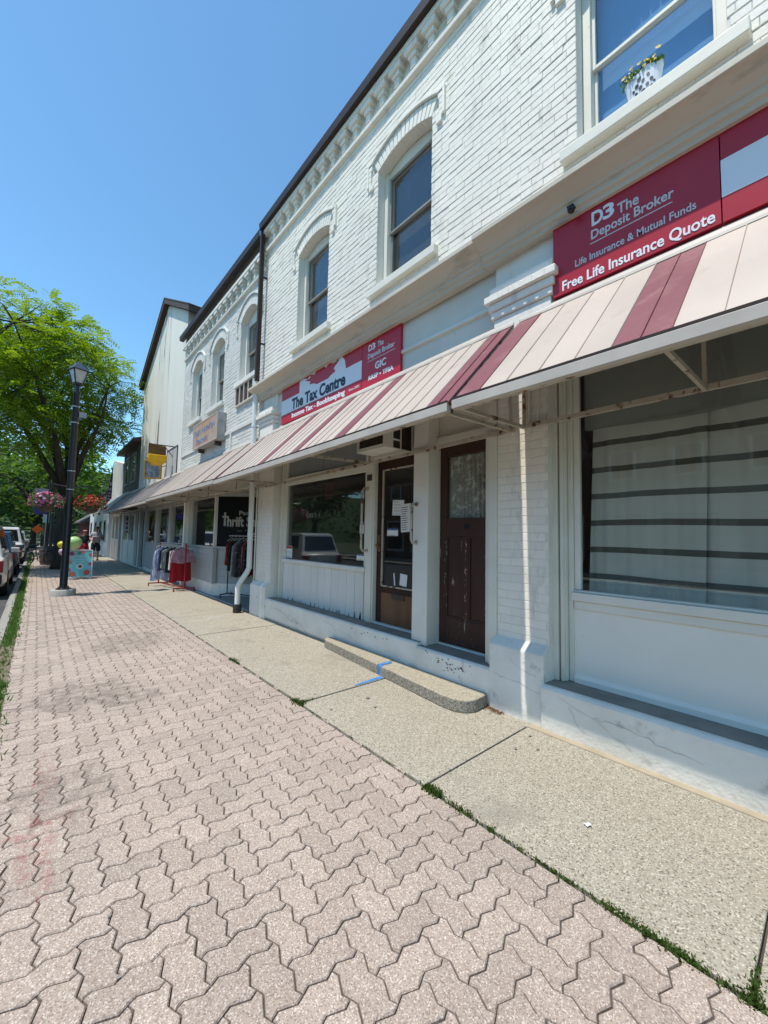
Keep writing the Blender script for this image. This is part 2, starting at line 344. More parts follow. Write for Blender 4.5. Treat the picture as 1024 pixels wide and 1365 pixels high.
M['bark'] = surf('tree_bark', (0.040, 0.030, 0.022), (0.07, 0.053, 0.040), 3, 0.95, 0.8, 30, stretch=(4, 4, 0.6), bdist=0.03)
M['tyre'] = surf('tyre_rubber', (0.02, 0.02, 0.02), None, rough=0.8)
M['alloy'] = surf('grey_alloy', (0.35, 0.35, 0.36), None, rough=0.35, metal=0.7)
M['carglass'] = surf('dark_car_glass', (0.012, 0.014, 0.016), None, rough=0.05, spec=0.7)
M['tail'] = surf('red_tail_lamp', (0.30, 0.01, 0.012), None, rough=0.15, spec=0.6)
M['plastic'] = surf('black_plastic', (0.02, 0.02, 0.021), None, rough=0.5)

M['awpale'] = surf('pale_awning_metal', (0.50, 0.53, 0.55), (0.42, 0.45, 0.47), 2, 0.5, rnd=0.05)

def plain(name, c, rough=0.6, **k):
    key = 'p_'+name
    if key not in M: M[key] = surf(name, c, tuple(x*0.85 for x in c), 6, rough, **k)
    return M[key]

def text(body, size, loc, mat, parent, width=None, bold=0.0, sx=1.0, axes=None, name='lettering', depth=0.002, align='LEFT', shear=0.0):
    """flat letters; default axes read on a wall that faces the street (-X)"""
    cu = bpy.data.curves.new('t', 'FONT'); cu.body = body; cu.size = size; cu.offset = bold; cu.align_x = align; cu.extrude = depth; cu.shear = shear
    cu.resolution_u = 4
    ob = bpy.data.objects.new('t', cu); col.objects.link(ob)
    dg = bpy.context.evaluated_depsgraph_get(); me = bpy.data.meshes.new_from_object(ob.evaluated_get(dg))
    bpy.data.objects.remove(ob); bpy.data.curves.remove(cu)
    ax = axes or (Vector((0, -1, 0)), Vector((0, 0, 1)), Vector((-1, 0, 0)))
    k = sx
    if width and len(me.vertices):
        xs = [v.co.x for v in me.vertices]; k = width/max(1e-6, max(xs)-min(xs))
    o0 = Vector(loc)-_org(parent)
    for v in me.vertices: c = v.co; v.co = o0+ax[0]*c.x*k+ax[1]*c.y+ax[2]*c.z
    me.name = name; me.materials.append(mat); me.update()
    o = bpy.data.objects.new(name, me); col.objects.link(o); o.parent = parent
    ORG[o.name] = _org(parent)
    return o
# ================================================================== ground
D = 3.29                      # wall face of the shop row
b = MB(); b.box(-400, 400, -150, 900, -0.6, -0.2); b.build('ground', surf('far_ground', (0.06, 0.085, 0.03), (0.10, 0.10, 0.05), 0.2, 0.95), kind='structure')
b = MB(); b.box(-9.5, -0.40, -40, 300, -0.5, -0.13); b.build('road', M['asphalt'], kind='structure')
b = MB(); b.box(-13.2, -9.5, -40, 300, -0.5, 0.0); b.build('far_pavement', M['slab'], kind='structure')

kerb = MB(); kerb.box(-0.39, -0.28, -6, 70, -0.4, -0.16); kerb = kerb.build('kerb', M['kerb'], kind='structure')
kb = MB(); kb.prism([(-0.405, -0.4), (-0.275, -0.4), (-0.272, 0.004), (-0.36, 0.004), (-0.395, -0.03)], 'y', -1.24, 1.24)
kme = kb.mesh('kerbstone', M['kerb'])
for i in range(31): place(kme, 'kerbstone', kerb, (random.uniform(-.004, .004), -5+i*2.5, random.uniform(-.006, .004)), (0, 0, random.uniform(-.002, .002)))

b = MB(); b.grid(lambda u, v: (-0.272+u*0.15, -5+v*65, -0.012+0.012*math.sin(v*900+u*3)*random.random()), 3, 260)
b.build('verge', M['soil'], kind='structure', recalc=False)
b = MB()
def blade(b, x, y, z, h, w, lean):
    a = random.uniform(0, 6.283); dx, dy = math.cos(a), math.sin(a)
    tx, ty = x+lean*random.uniform(-1, 1), y+lean*random.uniform(-1, 1)
    b.add([(x-dx*w, y-dy*w, z), (x+dx*w, y+dy*w, z), ((x+tx)/2+dx*w*.8, (y+ty)/2+dy*w*.8, z+h*.6), (tx, ty, z+h)], [(0, 1, 2, 3)])
for i in range(11000):
    y = -3.5+42*random.random()**1.35
    if math.sin(y*1.7)+math.sin(y*0.6+1) < -1.1 and random.random() < .8: continue
    x = random.gauss(-0.205, 0.034)
    if random.random() < .12: x += .06
    h = random.uniform(.02, .075); blade(b, x, y, -.012, h, random.uniform(.004, .011), .04)
b.build('verge_grass', M['grass'], recalc=False, label='ragged strip of green grass and clover along the kerb', cat='grass', kind='stuff')

# ---- interlocking pavers, laid herringbone
U = 0.1125; NI0, NI1 = -1, 17; OX = 1.886-NI1*U
def hedge(i, j):   # wavy unit edge along X at grid corner (i,j)
    a = .105*U
    return [(i*U+OX, j*U), ((i+.24)*U+OX, j*U+a), ((i+.76)*U+OX, j*U-a)]
def vedge(i, j):
    a = 0 if i in (NI0, NI1) else .105*U      # cut straight along both edges
    return [(i*U+OX, j*U), (i*U-a+OX, (j+.24)*U), (i*U+a+OX, (j+.76)*U)]
def outline(i, j, w, h):
    p = []
    for k in range(w): p += hedge(i+k, j)
    for k in range(h): p += vedge(i+w, j+k)
    for k in reversed(range(w)): p += (hedge(i+k, j+h)+[((i+k+1)*U+OX, (j+h)*U)])[1:][::-1]
    for k in reversed(range(h)): p += (vedge(i, j+k)+[(i*U+OX, (j+k+1)*U)])[1:][::-1]
    return p
def inset(p, d):
    n = len(p); out = []
    for k in range(n):
        a = Vector(p[k-1]); c = Vector(p[k]); e = Vector(p[(k+1) % n])
        n1 = (c-a); n2 = (e-c); n1 = Vector((-n1.y, n1.x)).normalized(); n2 = Vector((-n2.y, n2.x)).normalized()
        m = (n1+n2)
        m = m.normalized() if m.length > .2 else n1
        out.append((c.x+m.x*d, c.y+m.y*d))
    return out
def paver_geo(p, z0, fine, cx=0, cy=0, tilt=(0, 0), dz=0):
    if fine: levels = [(.0030, -.02), (.0030, -.005), (.0075, 0)]
    else: levels = [(.0036, -.02), (.0055, 0)]
    n = len(p); vs = []; fs = []
    for d, z in levels:
        for q in inset(p, d): vs.append((q[0]-cx, q[1]-cy, z+z0+dz+tilt[0]*(q[0]-cx)+tilt[1]*(q[1]-cy)))
    L = len(levels)
    for k in range(L-1):
        for i in range(n): fs.append((k*n+i, k*n+(i+1) % n, (k+1)*n+(i+1) % n, (k+1)*n+i))
    fs.append(tuple(range((L-1)*n, L*n)))
    return vs, fs
pw = MB(); pw.box(-0.135, 1.893, -4, 60, -0.4, -0.012); pavement = pw.build('paver_sidewalk', M['bed'], kind='structure')
def shape(w, h):
    p = [(x-5*U-OX, y-5*U) for x, y in outline(5, 5, w, h)]; b = MB(); vs, fs = paver_geo(p, 0, True); b.add(vs, fs); return b.mesh('paver', M['paver'], recalc=False)
PM = {(2, 1): shape(2, 1), (1, 2): shape(1, 2)}
cells = []
for j in range(int(-2/U), int(44/U)):
    for i in range(NI0-1, NI1+1):
        d = (i-j) % 4
        if d == 0: cells.append((i, j, 2, 1))
        elif d == 3: cells.append((i, j, 1, 2))
def cam_size(x, y):
    v = Vector((x, y, 0))-cam.matrix_world.translation; zc = v.dot(fw)
    if zc < .15: return 0
    px = v.dot(rt2)/zc*530; py = v.dot(dn2)/zc*530
    if abs(px) > 520 or abs(py) > 690: return 0
    return 1/zc
whole = []; rest = []
for (i, j, w, h) in cells:
    if i >= NI0 and i+w <= NI1: whole.append((cam_size((i+w/2)*U+OX, (j+h/2)*U) if i > NI0 and i+w < NI1 else 0, i, j, w, h))
    elif w == 2: rest.append((max(i, NI0), j, 1, 1))
whole.sort(reverse=True)
for s, i, j, w, h in whole[:300]:
    place(PM[(w, h)], 'paver', pavement, (i*U+OX, j*U, random.uniform(-.0012, .0012)), (random.uniform(-.006, .006), random.uniform(-.006, .006), random.uniform(-.006, .006)))
b = MB(); tones = []
def sag(x, y): return -.006*math.exp(-((x-.35)**2/.1+(y-3.7)**2/.15))
for s, i, j, w, h in whole[300:]:
    y = j*U; fine = y < 7; p = outline(i, j, w, h)
    vs, fs = paver_geo(p, 0, fine, (i+w/2)*U+OX, (j+h/2)*U, (random.gauss(0, .006), random.gauss(0, .006)), random.uniform(-.002, .002))
    cx, cy = (i+w/2)*U+OX, (j+h/2)*U
    b.add([(v[0]+cx, v[1]+cy, v[2]) for v in vs], fs); t = random.random(); tones += [t]*len(fs)
for i, j, w, h in rest:       # cut pavers along both edges
    q = outline(i, j, w, h)
    vs, fs = paver_geo(q, 0, False, 0, 0, (0, 0), random.uniform(-.002, .001))
    b.add(vs, fs); t = random.random(); tones += [t]*len(fs)
pf = b.build('paver_field', M['paver'], pavement, recalc=False, kind='stuff')
at_ = pf.data.attributes.new('tone', 'FLOAT', 'FACE'); at_.data.foreach_set('value', tones)
b = MB(); b.box(-0.135, 1.893, 44, 60, -.1, 0.0); b.build('far_paving', M['paver'], pavement)

# faded utility-marking paint on the pavers
def splat(name, cx, cy, rx, ry, z, m, parent=None, n=26, jit=.35, ang=0, **k):
    b = MB(); vs = [(cx, cy, z)]
    for a in range(n):
        t = 2*math.pi*a/n; r = 1+random.uniform(-jit, jit); x, y = rx*r*math.cos(t), ry*r*math.sin(t)
        vs.append((cx+x*math.cos(ang)-y*math.sin(ang), cy+x*math.sin(ang)+y*math.cos(ang), z))
    b.add(vs, [(0, 1+i, 1+(i+1) % n) for i in range(n)]); return b.build(name, m, parent, recalc=False, **k)
def faded(name, c, lo, hi, scale=18):
    m = bpy.data.materials.new(name); m.use_nodes = True; n = m.node_tree.nodes; l = m.node_tree.links; p = n['Principled BSDF']
    p.inputs['Base Color'].default_value = c4(c); p.inputs['Roughness'].default_value = .9
    l.new(ramp(n, l, noise(n, l, pos(n, l), scale, 6, .7), lo, hi, 0, .34), p.inputs['Alpha']); return m
fr_ = faded('faded_red_marking', (0.42, 0.06, 0.07), .45, .75); fwh = faded('faded_white_marking', (0.6, 0.58, 0.54), .5, .75)
splat('paint_mark', .06, 2.77, .24, .075, .006, fr_, pavement, label='faded red spray mark'); splat('paint_mark', .09, 2.55, .075, .3, .0065, fr_, pavement)
splat('paint_mark', .12, 3.3, .05, .35, .006, fr_, pavement); splat('paint_mark', .13, 5.0, .03, .9, .006, fwh, pavement, label='faded white spray line'); splat('paint_mark', .42, 5.4, .03, .5, .006, fwh, pavement)

dk = faded('oily_stain', (0.10, 0.09, 0.075), .38, .7, 9)
splat('paint_mark', .38, 4.75, .42, .33, .0068, dk, pavement, label='dark oily stain'); splat('paint_mark', .75, 4.4, .3, .16, .0064, dk, pavement); splat('paint_mark', .2, 3.0, .25, .3, .0064, dk, pavement); splat('paint_mark', 1.1, 6.6, .4, .6, .0064, dk, pavement)
# ---- concrete walk beside the shops
cw = MB(); cw.box(1.912, 3.27, -4, 60, -0.4, -0.03); walk = cw.build('concrete_walk', M['bed'], kind='structure')
joints = [-2.85, -1.3, 0.25]+[1.75+1.555*k for k in range(24)]
for a, c in zip(joints[:-1], joints[1:]):
    s = MB(); dz = random.uniform(-.004, .004)
    xe = 3.125 if c < 3.4 else 3.285
    s.box(1.907, xe, a+.006, c-.006, -.25, .006+dz); s.build('slab', M['slab'], walk, bevel=.006)
    if xe < 3.2 and c < 1.8:
        s = MB(); s.box(3.131, 3.285, a, c, -.25, .011+dz); s.build('edge_strip', surf('tan_filler_concrete', (.40, .335, .24), (.33, .28, .2), 6, .9, .4, 80), walk, bevel=.008)
    elif xe < 3.2:
        s = MB(); s.box(3.131, 3.285, a, c, -.25, .004+dz); s.build('edge_strip', M['slab'], walk, bevel=.008)
s = MB(); s.box(1.907, 3.285, joints[-1]+.01, 60, -.25, .004); s.build('slab', M['slab'], walk)
b = MB(); b.box(3.285, 9, 12.3, 60, -.3, -.001); b.build('threshold_slab', M['ledge'], walk)
splat('paint_mark', 2.5, 7.55, .55, .09, .0125, faded('chalky_spill', (.62, .6, .54), .42, .6, 7), walk, ang=.5, label='chalky white stain')
for x, y, r in ((2.32, .95, .02), (2.45, 3.0, .022), (2.7, 3.3, .018)): splat('gum_spot', x, y, r, r*.7, .0125, M['paper'] if y < 1 else M['ledge'], walk, 10)

for k in range(26):
    x, y = random.uniform(2.0, 3.05), random.uniform(.4, 9); r_ = random.uniform(.008, .02); splat('gum_spot', x, y, r_, r_*.75, .0125, M['ledge'], walk, 9)
for k in range(18):
    x, y = random.uniform(.1, 1.8), random.uniform(1.1, 6); r_ = random.uniform(.006, .013); splat('gum_spot', x, y, r_, r_*.8, .0066, M['ledge'], pavement, 8)
# weeds in the joint between pavers and slabs
b = MB()
dens = [(0.12, 0.75, 1700, .014, .017), (0.75, 1.25, 480, .010, .013), (1.25, 1.75, 420, .013, .022), (1.62, 1.74, 420, .018, .03), (1.75, 3.3, 160, .008, .014), (3.25, 3.42, 420, .022, .03), (4.75, 5.0, 240, .02, .026), (3.4, 14, 420, .009, .014)]
for y0, y1, n, sd, hh in dens:
    for k in range(n):
        y = random.uniform(y0, y1); c = math.sin(y*31)+math.sin(y*13+1)
        if c < -.2 and random.random() < .75 and y1-y0 > .3: continue
        x = 1.897+random.gauss(0, sd); blade(b, x, y, -.004, random.uniform(.4, 1)*hh, random.uniform(.003, .007), .012)
for y0 in (.25, 3.305):
    for k in range(160):
        x = 1.9+abs(random.gauss(0, .07)); blade(b, x, y0+random.gauss(0, .012), 0, random.uniform(.008, .024), .004, .012)
b.build('joint_weeds', M['moss'], recalc=False, label='small green weeds and moss growing in the paving joint', cat='weeds', kind='stuff')
b = MB()
for k in range(260):
    y = random.uniform(2.0, 2.22); x = 3.2+random.gauss(0, .035); blade(b, x, y, .006, random.uniform(.003, .012), random.uniform(.004, .009), .03)
b.build('dry_leaves', surf('dead_leaf', (.20, .10, .045), (.12, .06, .03), 30, .9), recalc=False, label='small drift of dry brown leaves at the step end', cat='leaves', kind='stuff')
# ================================================================== brick walls and arched windows
COURSE = 0.0755; BL = 0.222
def arch_geo(w, rise):
    Rr = (w*w+rise*rise)/(2*rise); return Rr
class Opening:
    def __init__(s, yc, w, z0, spring, rise, ring=.20):
        s.yc, s.w, s.z0, s.sp, s.rise, s.ring = yc, w, z0, spring, rise, ring
        s.R = arch_geo(w, rise); s.zc = spring+rise-s.R; s.Re = s.R+ring
    def block(s, za, zb):
        if zb <= s.z0+.001 or za >= s.zc+s.Re-.004: return None
        if za < s.sp: hw = s.w
        else:
            d = s.Re**2-(za-s.zc)**2
            if d <= 0: return None
            hw = min(math.sqrt(d), s.w*s.Re/s.R)
        return (s.yc-hw, s.yc+hw)
def free(y0, y1, blocks):
    out = [(y0, y1)]
    for a, c in blocks:
        nx = []
        for p, q in out:
            if c <= p or a >= q: nx.append((p, q)); continue
            if a > p: nx.append((p, a))
            if c < q: nx.append((c, q))
        out = nx
    return [(p, q) for p, q in out if q-p > .012]
def chbrick(L, H, dp, cz=.004):
    """front-chamfered brick, face towards -X, origin at back centre"""
    b = MB(); h, l = H/2, L/2; k = cz
    b.add([(0, -l, -h), (0, l, -h), (0, l, h), (0, -l, h), (-dp+k, -l, -h), (-dp+k, l, -h), (-dp+k, l, h), (-dp+k, -l, h), (-dp, -l+k, -h+k), (-dp, l-k, -h+k), (-dp, l-k, h-k), (-dp, -l+k, h-k)],
          [(0, 4, 5, 1), (1, 5, 6, 2), (2, 6, 7, 3), (3, 7, 4, 0), (4, 8, 9, 5), (5, 9, 10, 6), (6, 10, 11, 7), (7, 11, 8, 4), (8, 11, 10, 9)])
    return b
def brick_wall(parent, fields, ops, mbrick, mmort, x=D, n_ind=300, thick=.30, low=3.45):
    """fields: (y0,y1,z0,z1,x) rectangles; returns the wall part that owns the bricks"""
    back = MB(); bricks = []
    for (y0, y1, z0, z1, xf) in fields:
        nc = round((z1-z0)/COURSE); ch = (z1-z0)/nc
        for c in range(nc):
            za, zb = z0+c*ch, z0+(c+1)*ch
            blk = [o.block(za, zb) for o in ops]; blk = [k for k in blk if k]
            for p, q in free(y0, y1, blk):
                back.box(xf+.0075, xf+thick, p, q, za, zb)
                head = (c % 6 == 5); bl = BL/2 if head else BL
                off = (0 if c % 2 else bl/2)+(.03 if head else 0)
                k = math.floor((p-off)/bl); yy = off+k*bl
                while yy < q:
                    a = max(yy, p); e = min(yy+bl, q)
                    if e-a > .03: bricks.append((a+.001, e-.001, (za+zb)/2, ch-.008, xf))
                    yy += bl
    wall = back.build('brick_wall', mmort, parent, recalc=False)
    def score(k):
        v = Vector((k[4], (k[0]+k[1])/2, k[2]))-cam.matrix_world.translation; zc = v.dot(fw)
        if zc < .2: return 0
        px = v.dot(rt2)/zc*530; py = v.dot(dn2)/zc*530
        if abs(px) > 512 or abs(py) > 683 or k[1]-k[0] < .18: return 0
        return 1/v.length**2*(k[1]-k[0])
    bricks.sort(key=score, reverse=True)
    var = [chbrick(BL-.002, COURSE-.008, dp, .0035).mesh('brick', mbrick, recalc=False) for dp in (.0042, .006, .0075, .009, .0115)]
    flat = [chbrick(BL-.0036, COURSE-.005, dp, .0025).mesh('brick', mbrick, recalc=False) for dp in (.0028, .0034, .004)]
    ind = [k for k in bricks[:n_ind] if k[1]-k[0] > BL-.02]
    used = set(id(k) for k in ind)
    for k in ind: place(random.choice(flat if k[2] < low else var), 'brick', wall, (k[4]+.0075, (k[0]+k[1])/2, k[2]), (random.gauss(0, .004), 0, random.gauss(0, .006)))
    b = MB(); tones = []
    for k in bricks:
        if id(k) in used: continue
        lowb = k[2] < low; cb = chbrick(k[1]-k[0]+(.0008 if lowb else 0), k[3]+(.002 if lowb else 0), random.uniform(.0028, .004) if lowb else random.uniform(.004, .0115), .0025 if lowb else .004)
        th = random.gauss(0, .004); yc = (k[0]+k[1])/2
        b.add([(v[0]+k[4]+.0075, v[1]+yc, v[2]+k[2]+th*v[1]) for v in cb.v], cb.f); tones += [random.random()]*len(cb.f)
    bf = b.build('brickwork', mbrick, wall, recalc=False, kind='stuff')
    a = bf.data.attributes.new('tone', 'FLOAT', 'FACE'); a.data.foreach_set('value', tones)
    return wall
def arc_pts(yc, zc, r, a0, a1, n): return [(yc+r*math.sin(a0+(a1-a0)*i/n), zc+r*math.cos(a0+(a1-a0)*i/n)) for i in range(n+1)]
def arched_window(parent, wall, o, mring, mtrim, x=D, glassm=None, blind=None, rail=None, sill_over=.12, nv=15, hood=True, msash=None):
    msash = msash or M['sashgrey']
    w, sp, zc, Rr, Re, yc, z0 = o.w, o.sp, o.zc, o.R, o.Re, o.yc, o.z0
    am = math.asin(min(1, w/Rr)); top = zc+Rr
    # arch ring bed and separate voussoirs
    b = MB(); i_ = arc_pts(yc, zc, Rr+.004, -am, am, 12); e_ = arc_pts(yc, zc, Re+.035, am*1.08, -am*1.08, 12)
    b.prism(i_+e_, 'x', x+.012, x+.299); b.build('arch_bed', M['mortar'], wall)
    for k in range(nv):
        a0 = -am+2*am*k/nv+.0045; a1 = -am+2*am*(k+1)/nv-.0045
        b = MB(); b.prism([(yc+Rr*math.sin(a0), zc+Rr*math.cos(a0)), (yc+Re*math.sin(a0), zc+Re*math.cos(a0)), (yc+Re*math.sin(a1), zc+Re*math.cos(a1)), (yc+Rr*math.sin(a1), zc+Rr*math.cos(a1))], 'x', x-.006-random.random()*.003, x+.10)
        b.build('voussoir', mring, wall, bevel=.003, seg=1)
    if hood:   # drip mould that follows the arch, with square ears and small stops
        b = MB(); s_ = am*1.02
        b.prism(arc_pts(yc, zc, Re+.012, -s_, s_, 14)+arc_pts(yc, zc, Re+.058, s_, -s_, 14), 'x', x-.036, x+.02)
        for sg in (-1, 1):
            ye, ze = yc+sg*Re*math.sin(s_), zc+Re*math.cos(s_)
            b.box(x-.035, x+.02, min(ye, ye+sg*.10), max(ye, ye+sg*.10), ze+.008, ze+.05)
            b.box(x-.034, x+.02, min(ye+sg*.075, ye+sg*.108), max(ye+sg*.075, ye+sg*.108), ze-.30, ze+.048)
            b.box(x-.03, x+.02, min(ye-sg*.02, ye+sg*.06), max(ye-sg*.02, ye+sg*.06), ze-.37, ze-.295)
        b.build('hood_mould', mring, wall, bevel=.006)
        for sg in (-1, 1):      # raised brick ears under the mould
            ye, ze = yc+sg*Re*math.sin(s_), zc+Re*math.cos(s_); yo = yc+sg*(w+.012)
            for k in range(4):
                y1_ = ye+sg*.074; b = MB(); lo_ = ze-.075*(k+1); e0 = max(w+.012, (Re*math.sin(math.acos(max(-1, min(1, (lo_+.075-zc)/Re)))) if abs(lo_+.075-zc) < Re else 0))+.004
                y0_ = yc+sg*min(e0, abs(y1_-yc)-.05)
                b.box(x-.026, x+.02, min(y0_, y1_), max(y0_, y1_), lo_+.003, lo_+.072); b.build('ear_brick', mring, wall, bevel=.004)
    # window joinery
    fw_ = .07; xi = x+.125
    b = MB()
    b.box(xi, xi+.13, yc-w+.003, yc-w+fw_, z0+.002, sp+.01); b.box(xi, xi+.13, yc+w-fw_, yc+w-.003, z0+.002, sp+.01)
    b.box(xi+.002, xi+.128, yc-w+fw_, yc+w-fw_, z0+.002, z0+.05)
    hz = sp-.05
    b.prism([(yc-w+.003, hz)]+arc_pts(yc, zc, Rr-.004, -am*.995, am*.995, 12)+[(yc+w-.003, hz)], 'x', xi+.03, xi+.12)
    win = b.build('window', mtrim, parent, bevel=.004)
    rz = rail or (z0+sp)/2-.02; s_ = .026; yl, yr = yc-w+fw_, yc+w-fw_
    for nm, za, zb, xa in (('upper_sash', rz, hz, xi+.04), ('lower_sash', z0+.05, rz+.045, xi+.076)):
        b = MB(); b.box(xa, xa+.034, yl, yl+s_, za, zb); b.box(xa, xa+.034, yr-s_, yr, za, zb)
        b.box(xa+.001, xa+.033, yl+s_, yr-s_, za, za+.032); b.box(xa+.001, xa+.033, yl+s_, yr-s_, zb-.03, zb)
        b.build(nm, msash, win, bevel=.003)
        b = MB(); b.box(xa+.014, xa+.019, yl+s_-.005, yr-s_+.005, za+.03, zb-.028); b.build('glass_pane', glassm or M['glassup'], win)
    b = MB(); b.prism([(x-.075, z0-.115), (x-.075, z0-.012), (x+.12, z0), (x+.29, z0), (x+.29, z0-.115)], 'y', yc-w-sill_over, yc+w+sill_over)
    b.build('sill', mtrim, win, bevel=.008)
    if blind:
        b = MB(); b.grid(lambda u, v: (xi+.17+.0006*math.sin(u*40), yl+u*(yr-yl), z0+.02+v*(hz-z0)), 30, 4); b.build('blind', blind, win, smooth=True, recalc=False)  # with sky_blind: an added blind imitating the sky reflected in the pane
    return win

# ================================================================== the near shop (white painted brick, two storeys)
A = thing('brick_shop_building', 'nearest white painted brick two-storey building with red signs and two brown doors', 'building', (D+4, 2, 0))
AY0, AY1 = -4.0, 7.62
opsA = [Opening(.87, .49, 4.90, 6.56, .125), Opening(3.54, .50, 4.90, 6.58, .125), Opening(5.76, .50, 4.90, 6.56, .125), Opening(-1.9, .49, 4.90, 6.56, .125)]
wallA = brick_wall(A, [(AY0, AY1, 4.60, 7.96, D), (1.64, 2.14, .62, 3.40, D), (6.95, AY1, .62, 3.40, D)], opsA, M['brick'], M['mortar'])
sky_blind = surf('sky_reflection_blind', (0.16, 0.36, 0.62), (0.13, 0.32, 0.58), 1.5, .8)  # added blind; its blue imitates the sky reflected in the pane
grey_blind = surf('dull_net_curtain', (0.05, 0.05, 0.046), (0.03, 0.032, 0.03), 2.5, .9)
arched_window(A, wallA, opsA[0], M['brick'], M['trim'], blind=sky_blind, rail=5.66, msash=M['trim'])
arched_window(A, wallA, opsA[1], M['brick'], M['trim'], blind=grey_blind, rail=5.72)
arched_window(A, wallA, opsA[2], M['brick'], M['trim'], blind=grey_blind, rail=5.70)
arched_window(A, wallA, opsA[3], M['brick'], M['trim'], blind=grey_blind)
# corbel table under the eaves
def corbels(parent, wall, y0, y1, zb, m, pitch=.30, first=None, x=D):
    b = MB(); b.prism([(x-.055, zb), (x-.06, zb+.05), (x-.03, zb+.075), (x+.02, zb+.075), (x+.02, zb-.012)], 'y', y0, y1); b.build('string_course', m, wall, bevel=.004)
    b = MB(); b.box(x-.125, x+.02, y0, y1, zb+.345, zb+.42); b.build('oversailing_course', m, wall, bevel=.004)
    b = MB(); b.box(x-.085, x+.02, y0, y1, zb+.424, zb+.50); b.build('oversailing_course', m, wall, bevel=.004)
    g = MB(); g.box(-.062, .02, -.042, .042, .078, .20); g.box(-.085, .02, -.062, .062, .197, .272); g.box(-.115, .02, -.108, .108, .269, .343)
    me = g.mesh('corbel', m)
    y = first if first is not None else y0+.15
    while y > y0+.14: y -= pitch
    while y < y1-.1:
        if y > y0+.12: place(me, 'corbel', wall, (x, y, zb), (0, 0, random.gauss(0, .006)))
        y += pitch
corbels(A, wallA, AY0, AY1, 7.365, M['brick'], first=2.424)
# eaves, gutter, roof, shell
def gutter_run(parent, y0, y1, zt=7.92, x=D):
    b = MB(); b.prism([(x-.19, zt-.13), (x-.20, zt), (x-.185, zt), (x-.175, zt-.115), (x-.085, zt-.115), (x-.085, zt-.005), (x-.07, zt-.005), (x-.07, zt-.13)], 'y', y0, y1)
    b.build('gutter', M['gutter'], parent)
    b = MB(); b.prism([(x-.072, zt-.03), (x+.0, zt+.02), (x+.0, zt+.055), (x-.072, zt+.02)], 'y', y0, y1); b.build('soffit', M['brownsoffit'], parent)
    b = MB(); b.box(x-.02, x-.001, y0, y1, zt+.0, zt+.03); b.build('eaves_bead', M['trim'], parent)
gutter_run(A, AY0, AY1+.02)
def shell(parent, y0, y1, h, x0=D+.3, x1=D+8, floor=4.05, m=None):
    b = MB(); b.box(x1-.2, x1, y0, y1, 0, h); b.box(x0-.0, x1-.2, y0, y0+.2, 0, h); b.box(x0, x1-.2, y1-.2, y1, 0, h); b.box(x0+.01, x1-.2, y0+.2, y1-.2, floor-.2, floor); b.box(x0+.02, x1-.2, y0+.2, y1-.2, h-.15, h)
    b.box(x0+2.2, x0+2.3, y0+.2, y1-.2, .1, floor-.2); b.box(x0+.4, x0+2.2, y0+.2, y1-.2, 0.05, 0.3); b.box(x0+1.2, x0+1.3, y0+.2, y1-.2, floor, h-.15)
    return b.build('inner_shell', m or M['intwall'], parent, recalc=False)
shell(A, AY0, AY1, 7.96)
b = MB(); b.prism([(D-.07, 7.93), (D+4, 9.2), (D+8.1, 7.93)], 'y', AY0, AY1+.01); b.build('roof', M['shingle'], A)

# moulded cornice between the storeys
def cornice(parent, y0, y1, dx, zt=4.62):
    x = D-dx
    prof = [(D+.05, zt+.035), (x-.25, zt-.165), (x-.25, zt-.21), (x-.20, zt-.222), (x-.165, zt-.245), (x-.115, zt-.275), (x-.10, zt-.30), (x-.085, zt-.30), (x-.075, zt-.345), (x-.045, zt-.36), (x-.045, zt-.39), (D+.05, zt-.39)]
    b = MB(); b.prism(prof, 'y', y0, y1); return b.build('cornice', M['cornice'], parent, bevel=.004)
cornice(A, 2.245, AY1+.13, 0.0); cornice(A, AY0, 2.245, .035)
b = MB(); b.prism([(D+.06, 4.675), (D-.10, 4.60), (D-.10, 4.592), (D+.06, 4.64)], 'y', AY0, AY1+.1); b.build('cornice_flashing', M['awtrim'], A)
b = MB(); b.box(D+.06, D+.28, AY0, AY1, 3.40, 4.60); b.build('frieze_board', M['frieze'], A)
b = MB(); b.prism([(D+.03, 3.84), (D+.03, 3.87), (D+.045, 3.895), (D+.065, 3.90), (D+.065, 3.83)], 'y', 2.16, 6.97); b.build('frieze_moulding', M['trim'], A)
for yc, w in ((1.865, .285), (7.27, .285)):   # stepped brick capitals over the pilasters
    b = MB(); b.box(D+.015, D+.07, yc-w-.02, yc+w+.02, 3.9, 4.25); b.box(D-.045, D+.07, yc-w, yc+w, 3.35, 3.66); b.box(D-.065, D+.07, yc-w-.02, yc+w+.02, 3.662, 3.735); b.box(D-.085, D+.07, yc-w-.04, yc+w+.04, 3.737, 3.81)
    b.box(D-.115, D+.07, yc-w-.07, yc+w+.07, 3.812, 3.885); b.box(D-.08, D+.07, yc-w-.03, yc+w+.03, 3.887, 3.97)
    b.build('capital', M['brick'], A, bevel=.01)
    for k in range(5): 
        t = MB(); y_ = yc-w+.02+k*2*w/5; t.box(D-.121, D-.114, y_, y_+2*w/5-.025, 3.816, 3.881); t.build('capital_brick', M['brick'], A, bevel=.004)

